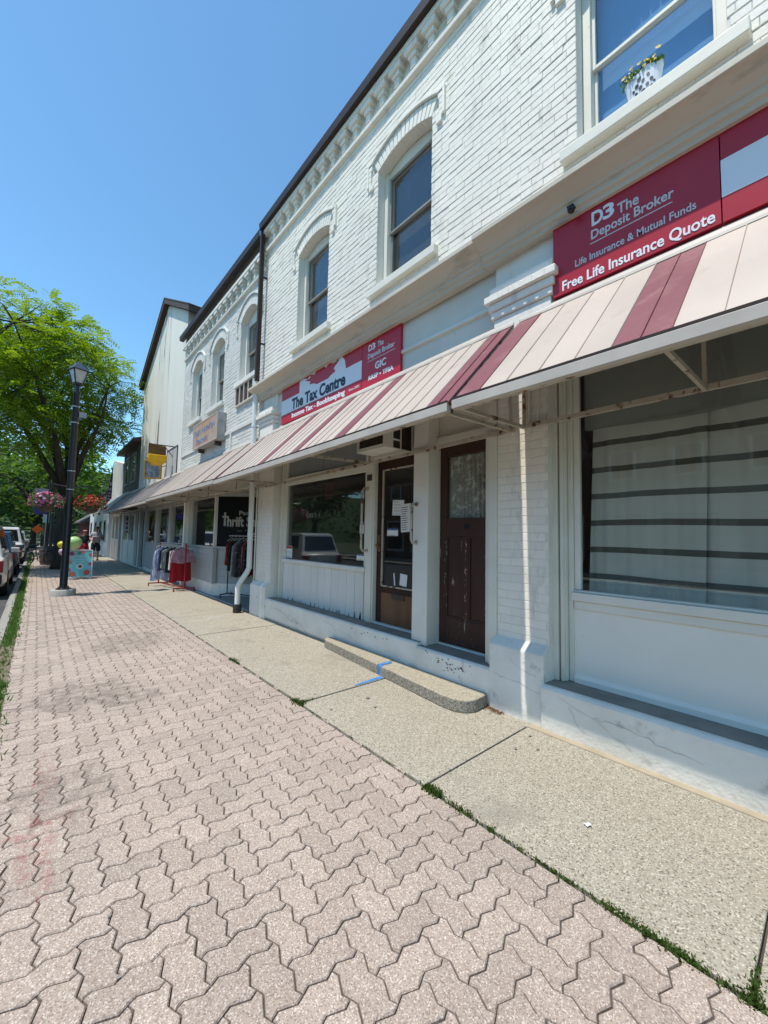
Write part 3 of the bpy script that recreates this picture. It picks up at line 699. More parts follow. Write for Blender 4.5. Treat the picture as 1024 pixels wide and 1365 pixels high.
# plinth, ledges, pilaster feet
b = MB()
b.prism([(3.195, -.05), (3.175, .10), (3.172, .33), (3.19, .355), (3.40, .355), (3.40, -.05)], 'y', AY0, 1.66)
b.build('plinth', M['plinth'], A, bevel=.012)
b = MB(); b.prism([(3.235, -.05), (3.205, .08), (3.20, .33), (3.215, .35), (3.40, .35), (3.40, -.05)], 'y', 2.16, 3.1); b.build('plinth', M['plinth'], A, bevel=.012)
b = MB(); b.prism([(3.285, -.05), (3.225, .05), (3.215, .36), (3.225, .38), (3.42, .38), (3.42, -.05)], 'y', 3.105, 6.96); b.build('plinth', M['plinth'], A, bevel=.012)
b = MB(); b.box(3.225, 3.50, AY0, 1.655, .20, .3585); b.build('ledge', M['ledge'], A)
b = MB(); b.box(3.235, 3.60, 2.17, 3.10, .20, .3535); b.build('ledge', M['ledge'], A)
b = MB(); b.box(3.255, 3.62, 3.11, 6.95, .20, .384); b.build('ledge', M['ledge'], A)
for y0, y1 in ((1.645, 2.165), (6.955, AY1)):
    b = MB(); b.prism([(3.205, -.05), (3.195, .10), (3.20, .58), (3.29, .645), (3.40, .645), (3.40, -.05)], 'y', y0, y1); b.build('pilaster_foot', M['plinth'], A, bevel=.012)
for y0, y1 in ((1.64, 2.14), (6.963, AY1)):
    b = MB(); b.box(D+.02, D+.30, y0, y1, 0, .62); b.build('pilaster_core', M['plinth'], A)

# --- right-hand shop window
XS = 3.47
b = MB(); b.box(XS, XS+.05, AY0, 1.52, .36, .96); b.build('stall_riser', M['panelw'], A)
b = MB(); b.prism([(XS-.03, .3595), (XS-.03, .40), (XS-.012, .425), (XS+.01, .425), (XS+.01, .3595)], 'y', AY0, 1.50); b.build('skirting', M['panelw'], A)
b = MB(); b.box(XS-.018, XS+.04, AY0, 1.50, .962, 1.03); b.box(XS-.038, XS+.05, AY0, 1.515, 1.032, 1.10); b.box(XS-.010, XS+.05, AY0, 1.505, 1.101, 1.118); b.build('window_sill', M['white'], A, bevel=.005)
b = MB(); b.box(XS-.10, XS+.10, 1.60, 1.66, .36, 3.42); b.box(XS-.06, XS+.10, 1.545, 1.598, .36, 3.42); b.box(XS-.085, XS-.058, 1.556, 1.586, .36, 3.42); b.box(XS-.02, XS+.10, 1.505, 1.543, .36, 3.42); b.build('window_surround', M['trim'], A, bevel=.006)
sw = MB(); sw.box(XS+.01, XS+.06, 1.455, 1.503, 1.12, 3.42); sw.box(XS+.012, XS+.058, AY0, 1.455, 3.30, 3.42); sw.box(XS+.01, XS+.06, -2.2, -2.12, 1.12, 3.30); sw = sw.build('shop_window', M['white'], A, bevel=.004)
for y0, y1 in ((-2.12, 1.455), (AY0, -2.2)):
    b = MB(); b.box(XS+.03, XS+.036, y0, y1, 1.12, 3.30); b.build('glass_pane', M['glass'], sw)
b = MB(); b.box(XS+.10, XS+.11, AY0, 1.44, 2.50, 3.42); b.build('obscured_transom', surf('grey_transom_film', (.30, .31, .285), (.26, .27, .25), 1, .7), sw)

# --- tax shop window, boards, doors
b = MB()
for (y0, y1) in ((4.34, 6.80),): b.box(XS-.04, XS+.08, y0, y1, 1.045, 1.11)
b.build('window_sill', M['board'], A, bevel=.006)
riser = MB(); riser.box(XS+.025, XS+.08, 4.30, 6.80, .385, 1.045); riser = riser.build('stall_riser', M['board'], A)
nb = 12; bw = (6.79-4.40)/nb
g = MB(); g.box(0, .024, -bw/2+.003, bw/2-.003, 0, .655); bme = g.mesh('board', M['board'])
for k in range(nb): place(bme, 'board', riser, (XS+random.uniform(-.002, .003), 4.40+(k+.5)*bw, .387), (0, 0, random.gauss(0, .004)))
b = MB(); b.box(XS-.01, XS+.09, 6.80, 6.97, .385, 3.42); b.box(XS-.05, XS+.0, 6.83, 6.90, .385, 3.42); b.build('corner_trim', M['trim'], A, bevel=.005)
tw = MB(); tw.box(XS, XS+.06, 6.735, 6.80, 1.11, 3.42); tw.box(XS+.002, XS+.058, 4.40, 6.735, 2.46, 2.56); tw.box(XS-.02, XS+.02, 4.38, 6.75, 2.555, 2.59); tw.box(XS, XS+.06, 4.34, 4.40, 1.11, 3.42)
tw = tw.build('shop_window', M['trim'], A, bevel=.004)
b = MB(); b.box(XS+.025, XS+.031, 4.40, 6.735, 1.11, 2.46); b.build('glass_pane', M['glass'], tw)
for k, (y0, y1) in enumerate(((4.40, 5.56), (5.57, 6.735))):
    b = MB(); b.box(XS+.03, XS+.04, y0, y1, 2.56, 3.42); b.build('transom_panel', surf('grey_transom_board', (.30, .32, .31), (.26, .28, .27), 2, .6), tw)
b = MB(); b.box(XS-.03, XS+.10, 4.205, 4.335, .385, 3.42); b.box(XS-.012, XS+.10, 4.18, 4.204, .385, 2.60); b.build('door_post', M['trim'], A, bevel=.005)
b = MB(); b.box(3.285, 3.56, 3.03, 3.26, .35, 3.42); b.build('door_post', M['white'], A, bevel=.008)
b = MB(); b.box(XS-.02, XS+.10, 3.262, 4.204, 2.60, 2.70); b.box(XS+.02, XS+.1, 3.262, 4.18, 2.70, 3.42); b.box(XS-.05, XS+.10, 2.26, 3.028, 2.60, 2.69); b.box(XS, XS+.10, 2.26, 3.028, 2.69, 3.42); b.build('door_header', M['trim'], A, bevel=.005)
b = MB(); b.box(D+.02, XS+.10, 2.235, 2.285, .355, 3.42); b.box(D-.012, D+.06, 2.142, 2.233, .355, 3.42); b.build('door_casing', M['trim'], A, bevel=.006)
b = MB(); b.box(XS+.0, XS+.11, 2.287, 3.027, .353, .37); b.box(XS+.0, XS+.13, 3.262, 4.18, .384, .40); b.build('threshold', M['pipe'], A)
# glazed door
XD = XS+.045
dr = MB(); dr.box(XD, XD+.045, 3.275, 3.375, .405, 2.585); dr.box(XD, XD+.045, 4.075, 4.175, .405, 2.585); dr.box(XD+.001, XD+.044, 3.375, 4.075, 2.45, 2.585); dr.box(XD+.001, XD+.044, 3.375, 4.075, .80, .88)
dr = dr.build('door', M['door'], A, bevel=.004, label='brown glazed shop door with papers taped inside')
b = MB(); b.box(XD+.006, XD+.04, 3.375, 4.075, .405, .80); b.build('kick_panel', M['door_wood'], dr)
b = MB(); b.box(XD+.02, XD+.026, 3.37, 4.08, .875, 2.455); b.build('glass_pane', M['glass'], dr)
b = MB()
for a in ((3.375, 3.392, .88, 2.45), (4.058, 4.075, .88, 2.45), (3.392, 4.058, 2.433, 2.45), (3.392, 4.058, .88, .897)): b.box(XD-.004, XD+.018, a[0], a[1], a[2], a[3])
b.build('glazing_bead', M['rusty'], dr)
b = MB(); b.box(XD-.006, XD+.004, 3.62, 3.86, .735, .805); b.build('mail_slot', M['iron'], dr, bevel=.003)
b = MB(); b.lathe([(.0, -.055), (.022, -.05), (.028, -.035), (.016, -.02), (.012, 0)], (XD, 4.125, 1.42), 12, 'x'); b.box(XD-.004, XD+.001, 4.10, 4.15, 1.34, 1.56); b.lathe([(.018, -.014), (.018, 0)], (XD, 4.125, 1.53), 10, 'x'); b.build('door_knob', M['brass'], dr, smooth=False)
# panelled old door
XO = XS+.02
od = MB(); od.box(XO, XO+.05, 2.29, 2.385, .375, 2.595); od.box(XO, XO+.05, 2.93, 3.025, .375, 2.595); od.box(XO+.001, XO+.049, 2.385, 2.93, 2.46, 2.595); od.box(XO+.001, XO+.049, 2.385, 2.93, 1.56, 1.76); od.box(XO+.001, XO+.049, 2.385, 2.93, .375, .66)
od.box(XO+.001, XO+.049, 2.622, 2.692, .66, 1.56)
od = od.build('door', M['door_old'], A, bevel=.006, label='flaking dark brown panelled door with lace curtain')
for y0, y1 in ((2.385, 2.622), (2.692, 2.93)):
    b = MB(); b.box(XO+.018, XO+.04, y0, y1, .66, 1.56); b.build('door_panel', M['door_old'], od)
    b = MB()
    for q in ((y0, y0+.018, .66, 1.56), (y1-.018, y1, .66, 1.56), (y0+.018, y1-.018, .66, .678), (y0+.018, y1-.018, 1.542, 1.56)): b.box(XO+.004, XO+.03, *q)
    b.build('panel_moulding', M['door_old'], od, bevel=.003)
b = MB(); b.box(XO+.02, XO+.025, 2.38, 2.935, 1.755, 2.465); b.build('glass_pane', M['glass'], od)
b = MB(); text('10', .085, (XO-.001, 2.70, 1.635), M['black'], od, bold=.004, name='house_number')
# grab rails beside the glazed door
def rail(parent, y, z0, z1, x, out=.07):
    b = MB(); b.tube([(x, y, z1), (x-out*.7, y, z1+.005), (x-out, y, z1-.035), (x-out, y, z0+.035), (x-out*.7, y, z0-.005), (x, y, z0)], .0155, 8); b.lathe([(.03, -.006), (.03, .004)], (x, y, z1), 10, 'x'); b.lathe([(.026, -.006), (.026, .004)], (x, y, z0), 10, 'x')
    b.build('grab_rail', M['rusty'], parent, auto=50)
rail(A, 4.30, 1.345, 2.20, XS-.03, .10); rail(A, 3.20, 1.48, 1.92, 3.285, .085)
b = MB(); b.box(XS-.034, XS-.029, 4.21, 4.325, 2.31, 2.40); b.build('number_plate', M['brass'], A)
text('12', .08, (XS-.035, 4.315, 2.327), M['ink'], A, bold=.004, name='house_number')
# conduits and downpipes
b = MB(); b.tube([(3.27, 1.80, 2.45), (3.27, 1.80, 3.42)], .012, 6); b.tube([(3.27, 1.72, 2.5), (3.275, 1.72, 3.4)], .01, 6); b.build('conduit', M['trim'], A)
b = MB(); b.box(D-.17, D-.085, 7.57, 7.64, 4.62, 7.83); b.box(D-.085, D, 7.585, 7.625, 5.4, 5.43); b.box(D-.085, D, 7.585, 7.625, 6.8, 6.83); b.build('brown_downpipe', M['gutter'], A, bevel=.008)
b = MB(); b.tube([(D-.12, 7.66, 4.68), (D-.12, 7.66, 3.55), (D-.10, 7.68, 2.6), (D-.10, 7.68, .88), (D-.13, 7.72, .78), (D-.23, 7.80, .58), (D-.25, 7.82, .5), (D-.25, 7.82, .14)], [.052]*8, 14)
wp = b.build('white_downpipe', M['pipe'], A, auto=50)
for z, y, x in ((2.4, 7.68, D-.10), (1.55, 7.68, D-.10), (3.7, 7.66, D-.12)):
    b = MB(); b.lathe([(.058, -.014), (.058, .014)], (x, y, z), 14); b.box(x, D, y-.01, y+.01, z-.01, z+.01); b.build('pipe_strap', M['pipe'], wp)
b = MB(); b.lathe([(.075, .0), (.082, .06), (.072, .065), (.072, .085), (.082, .09), (.08, .17), (.065, .175)], (D-.25, 7.82, .0), 16); b.build('pipe_boot', M['blackpipe'], wp, auto=40)
b = MB(); b.tube([(D-.02, 7.66, .05), (D-.03, 7.645, .55), (D-.01, 7.64, .7), (D-.01, 7.64, 2.7)], .014, 6); b.build('conduit', M['trim'], A)
b = MB(); b.tube([(D-.02, 2.92, 4.72), (D-.035, 2.93, 4.82), (D-.03, 2.96, 4.93), (D-.01, 3.0, 4.9)], .006, 5); b.build('cable', M['trim'], A)
# cracks and flaked patches in the painted concrete
def crack(parent, pts, w, m):
    b = MB()
    P = []
    for (p, q) in zip(pts[:-1], pts[1:]):
        n_ = 5
        for k in range(n_): u = k/n_; P.append(Vector(p).lerp(Vector(q), u)+Vector((0, random.gauss(0, .006), random.gauss(0, .006))))
    P.append(Vector(pts[-1])); vs = []
    for k, p in enumerate(P):
        ww = w*random.uniform(.4, 1.1); d = (P[min(k+1, len(P)-1)]-P[max(k-1, 0)]).normalized(); s = Vector((1, 0, 0)).cross(d)*ww; vs += [p+s, p-s]
    b.add(vs, [(2*k, 2*k+1, 2*k+3, 2*k+2) for k in range(len(P)-1)]); b.build('crack', m, parent, recalc=False)
ck = plain('crack_line', (.26, .24, .21), .95)  # own grey-brown tone of the crack lines
def fx(y, z):    # plinth face, left run
    return (3.2145 if z > .05 else 3.225, y, z)
crack(A, [fx(6.6, .27), fx(6.2, .22), fx(5.95, .13), fx(5.7, .16), fx(5.5, .06)], .0028, ck); crack(A, [fx(5.95, .14), fx(5.85, .2), fx(5.75, .12)], .004, ck); crack(A, [fx(5.0, .3), fx(4.6, .26), fx(4.3, .2)], .0016, ck)
def gx(y, z): return (3.1708+(.012 if z < .1 else 0), y, z)
crack(A, [gx(1.5, .3), gx(1.25, .22), gx(1.12, .16), gx(1.0, .1)], .0012, ck); crack(A, [gx(1.25, .22), gx(1.1, .24), gx(.85, .2), gx(.6, .17)], .0012, ck); crack(A, [gx(1.42, .24), gx(1.36, .12), gx(1.3, .1)], .0012, ck)
crack(A, [(3.1935, 1.95, .5), (3.193, 1.85, .42), (3.193, 1.7, .40)], .0012, ck); crack(A, [(3.1945, 2.12, .33), (3.1945, 1.9, .31), (3.1945, 1.68, .27)], .0012, ck)
crack(A, [(3.193, 1.6, .014), (3.193, 1.1, .012), (3.193, .6, .015), (3.193, .1, .012), (3.193, -.6, .014)], .006, plain('dark_joint_dirt', (.07, .055, .04), .95))
fk = plain('bare_patch', (.17, .15, .13), .95)
for k in range(46):
    y = random.choice((random.uniform(2.35, 3.0), random.uniform(2.45, 2.8), random.uniform(3.5, 4.3))); z = .26+random.gauss(0, .03) if y < 3.1 else .31+random.gauss(0, .02)
    b = MB(); r_ = random.uniform(.004, .014); x_ = 3.1985 if y < 3.1 else 3.2135
    b.add([(x_, y+r_*random.uniform(.6, 1.6)*math.cos(a*1.047), z+r_*random.uniform(.4, .9)*math.sin(a*1.047)) for a in range(6)], [tuple(range(6))]); b.build('flaked_patch', fk, A, recalc=False)
for k in range(34):      # paint gone from the feet of the boards
    y = random.uniform(4.42, 6.78); h_ = random.uniform(.015, .075)*(1.6 if y < 4.8 else 1); w_ = random.uniform(.004, .016)
    b = MB(); b.add([(XS-.004, y-w_, .388), (XS-.004, y+w_, .388), (XS-.004, y+w_*.5, .388+h_*.6), (XS-.004, y+w_*.1, .388+h_), (XS-.004, y-w_*.6, .388+h_*.5)], [(0, 1, 2, 3, 4)]); b.build('flaked_patch', fk, A, recalc=False)
fl = plain('exposed_primer', (.42, .36, .29), .9)
for y0, zr, n_ in ((2.655, (.7, 1.5), 22), (2.93, (.75, 1.5), 18), (2.40, (.7, 1.45), 16), (2.65, (.4, .62), 12)):     # long flakes on the stiles of the old door
    for k in range(n_):
        y = y0+random.gauss(0, .010 if zr[1] > .7 else .12); z = random.uniform(*zr); h_ = random.uniform(.008, .05) if zr[1] > .7 else random.uniform(.004, .012); w_ = random.uniform(.0015, .005)
        b = MB(); b.add([(XO-.0015, y-w_*.3, z), (XO-.0015, y+w_, z+h_*.3), (XO-.0015, y+w_*.4, z+h_), (XO-.0015, y-w_, z+h_*.6)], [(0, 1, 2, 3)]); b.build('flaked_patch', fl, od, recalc=False)
# ================================================================== awnings
def awning(label, y0, y1, pitch, maroon, zt=3.58, zf=2.55, proj=1.0, x=D, mats=('cream', 'maroon', 'awtrim'), arms=(), edges=None):
    t = thing('awning', label, 'awning', (x, (y0+y1)/2, zf), 'metal awnings along the shop row')
    xf = x-proj; ang = math.atan2(zt-zf, proj); n = max(1, round((y1-y0)/pitch)); pw_ = (y1-y0)/n
    L = math.hypot(proj, zt-zf); ux, uz = -math.cos(ang), -math.sin(ang); nx, nz = -math.sin(ang), math.cos(ang)
    def pt(s, h, y): return (x+ux*s+nx*h, y, zt+uz*s+nz*h)
    g = MB(); a = pw_/2-.001
    sec = [(-a, 0), (-a, .006), (-a+.002, .015), (-a+.007, .015), (-a+.009, .006), (a, .006), (a+.012, .004), (a+.012, 0), (a, -.002)]   # standing seam on one side
    s0, s1 = .02, L-.012
    vs = []
    for s in (s0, s1):
        for yy, h in sec: p = pt(s, h, yy); vs.append((p[0]-x, p[1], p[2]-zf))
    k = len(sec); fs = [tuple(range(k)), tuple(range(2*k-1, k-1, -1))]+[(i, i+k, (i+1) % k+k, (i+1) % k) for i in range(k)]
    g.add(vs, fs)
    me = {m: g.mesh('panel', M[m]) for m in set(mats[:2])}
    cuts = edges or [y0+i*pw_ for i in range(n+1)]
    for i in range(len(cuts)-1):
        yc = (cuts[i]+cuts[i+1])/2; red = any(cuts[i] < m < cuts[i+1] for m in maroon)
        mm = mats[1] if red else mats[0]
        place(me[mm], 'panel', t, (x, yc, zf+random.uniform(-.001, .001)), (0, random.gauss(0, .0008), 0)).scale = (1, (cuts[i+1]-cuts[i])/pw_, 1)
    b = MB(); b.prism([(x+.0, zt+.01), (x-.06, zt-.045), (x-.055, zt-.02), (x-.03, zt+.025), (x, zt+.035)], 'y', y0, y1); b.build('top_flashing', M[mats[2]], t)
    b = MB(); b.prism([(xf-.015, zf-.055), (xf-.015, zf+.012), (xf-.004, zf+.012), (xf+.0, zf-.012), (xf+.03, zf-.02), (xf+.03, zf-.055)], 'y', y0, y1); b.build('front_trim', M[mats[2]], t, bevel=.003)
    b = MB(); b.box(xf-.0145, xf-.003, y0+.001, y1-.001, zf+.0125, zf+.029); b.build('shadow_strip', M['gutter'], t)  # added dark strip painting the shaded gap between panels and trim
    b = MB(); b.box(xf+.032, xf+.075, y0+.01, y1-.01, zf-.05, zf-.015); b.build('front_rail', M['rusty'], t)
    b = MB(); b.box(x-.05, x-.022, y0+.02, y1-.02, zf-.02, zf+.02); b.build('wall_rail', M['rusty'], t)
    for ya in arms:
        b = MB(); b.bar((xf+.06, ya, zf-.035), (x-.04, ya, zf-.005), .022, .03); b.build('arm', M['rusty'], t)
        b = MB(); b.bar((x-.036, ya, zf+.018), (x-.036, ya, zf+.80), .022, .022); b.build('strut', M['rusty'], t)
        b = MB(); b.bar((x-.05, ya+.024, zf+.72), (x-proj*.62, ya+.024, zf+.30), .018, .018); b.build('brace', M['rusty'], t)
    # raking edge bars under the panels
    for ye in (y0+.02, y1-.02):
        b = MB(); p, q = pt(.03, -.02, ye), pt(L-.05, -.02, ye); b.bar(p, q, .025, .025); b.build('rafter', M['rusty'], t)
    return t
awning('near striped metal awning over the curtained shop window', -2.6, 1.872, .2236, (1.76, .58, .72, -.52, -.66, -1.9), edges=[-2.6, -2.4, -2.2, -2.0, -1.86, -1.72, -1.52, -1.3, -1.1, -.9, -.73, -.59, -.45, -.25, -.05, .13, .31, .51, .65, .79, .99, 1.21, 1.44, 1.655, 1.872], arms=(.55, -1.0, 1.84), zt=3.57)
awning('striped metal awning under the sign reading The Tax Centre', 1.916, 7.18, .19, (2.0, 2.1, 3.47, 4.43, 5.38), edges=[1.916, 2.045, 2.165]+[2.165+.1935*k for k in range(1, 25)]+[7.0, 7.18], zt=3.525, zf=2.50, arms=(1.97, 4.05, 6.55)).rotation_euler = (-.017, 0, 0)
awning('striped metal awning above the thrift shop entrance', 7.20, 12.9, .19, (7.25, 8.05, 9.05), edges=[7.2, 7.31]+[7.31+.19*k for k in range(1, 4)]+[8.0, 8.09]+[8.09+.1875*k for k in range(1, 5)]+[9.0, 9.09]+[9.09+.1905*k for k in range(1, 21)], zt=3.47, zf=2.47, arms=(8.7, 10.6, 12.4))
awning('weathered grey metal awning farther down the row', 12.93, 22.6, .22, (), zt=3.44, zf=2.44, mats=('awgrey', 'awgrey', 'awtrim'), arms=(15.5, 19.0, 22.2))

# ================================================================== signs
def wall_sign(name, label, y0, y1, z0, z1, x=3.262):
    t = thing(name, label, 'sign', (x, (y0+y1)/2, z0)); return t
TX = 3.2435; TX2 = 3.3085
def maple(b, x, yc, zc, s):
    half = [(0, 1.0), (.13, .74), (.26, .80), (.20, .42), (.38, .58), (.43, .48), (.66, .52), (.60, .36), (.70, .28), (.40, .05), (.44, -.08), (.05, -.02), (.06, -.40), (0, -.40)]
    pts = [(yc-p[0]*s, zc+p[1]*s) for p in half]+[(yc+p[0]*s, zc+p[1]*s) for p in half[-2:0:-1]]
    b.prism(pts, 'x', x-.002, x)
def dbl(sign, y, z, h, w, TX=TX):
    text('D', h*1.38, (TX-.001, y, z), M['signwhite'], sign, width=w*.52, bold=.004, name='emblem'); text('3', h*1.38, (TX-.001, y-w*.50, z), M['signwhite'], sign, width=w*.50, bold=.004, name='emblem')
    text('D', h*.5, (TX-.004, y-w*.18, z+h*.25), M['red'], sign, width=w*.16, bold=.0, name='emblem')
s1 = wall_sign('shop_sign', 'red sign reading The Deposit Broker and Free Life Insurance Quote', -2.3, 1.555, 3.595, 4.275)
b = MB(); b.box(3.245, 3.285, .436, 1.555, 3.615, 4.26); b.build('sign_panel', M['red'], s1, bevel=.002)
b = MB(); b.box(3.245, 3.285, -2.3, .430, 3.615, 4.26); b.build('sign_panel', M['red'], s1, bevel=.002)
b = MB(); b.box(3.242, 3.2448, -2.1, .430, 3.785, 4.04); b.build('white_band', M['signwhite'], s1)
dbl(s1, 1.24, 4.075, .115, .165)
text('The', .118, (TX, 1.045, 4.058), M['signgrey'], s1, width=.145, bold=.002)
text('Deposit Broker', .105, (TX, 1.245, 3.965), M['signgrey'], s1, width=.555, bold=.0018)
b = MB(); b.box(TX-.001, TX+.0015, .695, 1.25, 3.928, 3.935); b.build('rule', M['signgrey'], s1)
text('Life Insurance & Mutual Funds', .082, (TX, 1.372, 3.80), M['signgrey'], s1, width=.805, bold=.0012)
text('Free Life Insurance Quote', .118, (TX, 1.482, 3.645), M['signwhite'], s1, width=1.01, bold=.0022)
s2 = wall_sign('shop_sign', 'red and white sign reading The Tax Centre, Income Tax and Bookkeeping', 3.475, 6.63, 3.52, 4.20, x=3.31)
b = MB(); b.box(3.31, 3.348, 4.3382, 6.7628, 3.5752, 4.2586); b.build('sign_panel', M['red2'], s2, bevel=.002)
b = MB(); b.box(3.31, 3.348, 3.5446, 4.3321, 3.5752, 4.2586); b.build('sign_panel', M['red2'], s2, bevel=.002)
b = MB(); b.prism([(6.7628, 3.7435), (6.7628, 4.0138), (6.1049, 4.0138), (6.1049, 4.2127), (5.9774, 4.2280), (5.8346, 4.1821), (5.6918, 4.2382), (5.5082, 4.2535), (5.0186, 4.2535), (4.9573, 4.2025), (4.8349, 4.2433), (4.7533, 4.1515), (4.7227, 4.0138), (4.3382, 4.0138), (4.3382, 3.7435)], 'x', 3.3078, 3.3099); b.build('white_band', M['signwhite'], s2)
b = MB(); b.prism([(5.9162, 4.1719), (5.8550, 4.1515), (5.7326, 4.1107), (5.7734, 4.0699), (5.6102, 4.0444), (5.5490, 4.0087), (5.2022, 4.0036), (5.1206, 4.0342), (4.9982, 4.0597), (5.0492, 4.1209), (4.8961, 4.2025), (5.0696, 4.2025), (5.1512, 4.2484), (5.2634, 4.1923), (5.3450, 4.2484), (5.5286, 4.2433), (5.6102, 4.1923), (5.7326, 4.2178), (5.7530, 4.1719)], 'x', 3.3055, 3.3077); b.build('leaf_emblem', M['red2'], s2)
text('The Tax Centre', .262, (TX2-.002, 6.3599, 3.7792), M['signnavy'], s2, width=1.64, bold=.009)
text('Income Tax - Bookkeeping', .115, (TX2, 6.3599, 3.6262), M['signwhite'], s2, width=1.62, bold=.004)
text('Since 2002', .05, (TX2, 4.6360, 3.6415), M['signwhite'], s2, width=.25)
dbl(s2, 4.1944, 4.0852, .085, .145, TX2)
text('The', .10, (TX2, 3.9934, 4.0852), M['signgrey'], s2, width=.12, bold=.003); text('Deposit Broker', .095, (TX2, 4.2046, 3.9801), M['signgrey'], s2, width=.545, bold=.003)
b = MB(); b.box(TX2-.001, TX2+.0015, 3.6415, 4.2076, 3.9352, 3.9424); b.build('rule', M['signgrey'], s2)
text('GIC', .135, (TX2, 4.0444, 3.7894), M['signwhite'], s2, width=.225, bold=.004); text('RRSP • TFSA', .085, (TX2, 4.1821, 3.6721), M['signwhite'], s2, width=.51, bold=.003)
# ================================================================== small camera under the cornice
t = thing('security_camera', 'tiny black dome camera under the cornice above the red sign', 'camera', (3.16, 1.36, 4.23))
b = MB(); b.lathe([(.0, .0), (.024, .008), (.03, .028), (.03, .042)], (3.16, 1.36, 4.225), 12); b.build('dome', M['black'], t, smooth=True)
b = MB(); b.box(3.135, 3.25, 1.335, 1.385, 4.267, 4.277); b.build('bracket', M['black'], t)

# ================================================================== air conditioner in the transom
t = thing('air_conditioner', 'boxy off-white window air conditioner above the glazed door', 'air conditioner', (3.25, 3.72, 2.62))
ax0, ax1, ay0, ay1, az0, az1 = 2.99, 3.46, 3.43, 3.98, 2.585, 3.02
b = MB(); b.box(ax0+.02, ax1, ay0+.02, ay1-.02, az0+.012, az1-.012)
for q in ((ax0, ax0+.022, ay0, ay0+.05, az0, az1), (ax0, ax0+.022, ay1-.04, ay1, az0, az1), (ax0, ax0+.022, ay0+.05, ay1-.04, az0, az0+.045), (ax0, ax0+.022, ay0+.05, ay1-.04, az1-.03, az1)): b.box(*q)
b.box(ax0+.022, ax1, ay0, ay1, az0, az0+.011); b.box(ax0+.022, ax1, ay0, ay1, az1-.011, az1)
b.box(ax0+.022, ax0+.12, ay0, ay0+.019, az0+.011, az1-.011); b.box(ax1-.04, ax1, ay0, ay0+.019, az0+.011, az1-.011); b.box(ax0+.24, ax0+.255, ay0, ay0+.019, az0+.011, az1-.011); b.box(ax0+.12, ax0+.24, ay0, ay0+.019, az0+.1, az0+.12)
b.build('cabinet', M['acwhite'], t, bevel=.002)
b = MB(); b.box(ax0+.012, ax0+.019, ay0+.03, ay1-.03, az0+.028, az1-.03); b.box(ax0+.12, ax1-.04, ay0+.012, ay0+.0195, az0+.011, az1-.011); b.build('grille', surf('dark_brown_coil', (.025, .018, .012), (.05, .036, .022), 60, .6, stretch=(1, 1, 6)), t)
for k in range(9):
    b = MB(); z = az0+.05+k*.033; b.box(ax0+.006, ax0+.0115, ay0+.03, ay1-.03, z, z+.004); b.build('louvre', plain('dark_grille_metal', (.04, .032, .024)), t)

# ================================================================== concrete step with blue paint
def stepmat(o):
    for p in o.data.polygons: p.material_index = 0 if p.normal.z > .5 else 1  # upward faces take the tread concrete, all others a darker, greyer one
t = thing('concrete_step', 'worn concrete step with rounded corner below the two doors', 'step', (3.05, 3.4, 0))
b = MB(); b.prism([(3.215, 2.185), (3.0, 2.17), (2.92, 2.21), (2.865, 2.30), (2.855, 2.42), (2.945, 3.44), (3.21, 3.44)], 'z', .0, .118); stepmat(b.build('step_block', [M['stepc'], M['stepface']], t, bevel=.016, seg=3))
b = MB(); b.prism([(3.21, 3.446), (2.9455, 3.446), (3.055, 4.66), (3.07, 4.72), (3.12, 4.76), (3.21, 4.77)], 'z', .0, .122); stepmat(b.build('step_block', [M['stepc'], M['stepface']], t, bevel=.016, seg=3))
pts = []
b = MB()
def strip(b, path, w, z=0):
    for (p, q) in zip(path[:-1], path[1:]): pass
for k in range(16):     # paint over the step tread, down its face and along the slab joint
    u = k/15; x = 2.95+.15*u; ww = .022+.010*math.sin(k*1.9)+.006*random.random()
    x2 = 2.95+.15*(k+1)/15
    b.add([(x, 3.40-ww, .1247), (x2, 3.40-ww*.9, .1247), (x2, 3.40+ww, .1247), (x, 3.40+ww*1.1, .1247)], [(0, 1, 2, 3)])
b.add([(2.942, 3.37, .012), (2.939, 3.425, .012), (2.939, 3.43, .112), (2.9415, 3.36, .112)], [(0, 1, 2, 3)])
b.add([(2.9405, 3.36, .110), (2.9405, 3.43, .110), (2.954, 3.43, .1245), (2.954, 3.37, .1245)], [(0, 1, 2, 3)])
b.build('paint_mark', M['bluepaint'], t, recalc=False, label='bright blue spray paint')
b = MB()
for k in range(20):
    x = 2.925-.38*k/20; x2 = 2.925-.38*(k+1)/20; ww = .036*(1-k/24)+.010*random.random()
    b.add([(x, 3.318, .0125), (x2, 3.316, .0125), (x2, 3.318+ww*1.3, .0125), (x, 3.318+ww*1.3+.004, .0125)], [(0, 1, 2, 3)])
b.build('paint_mark', M['bluepaint'], walk, recalc=False, label='bright blue spray paint streak')

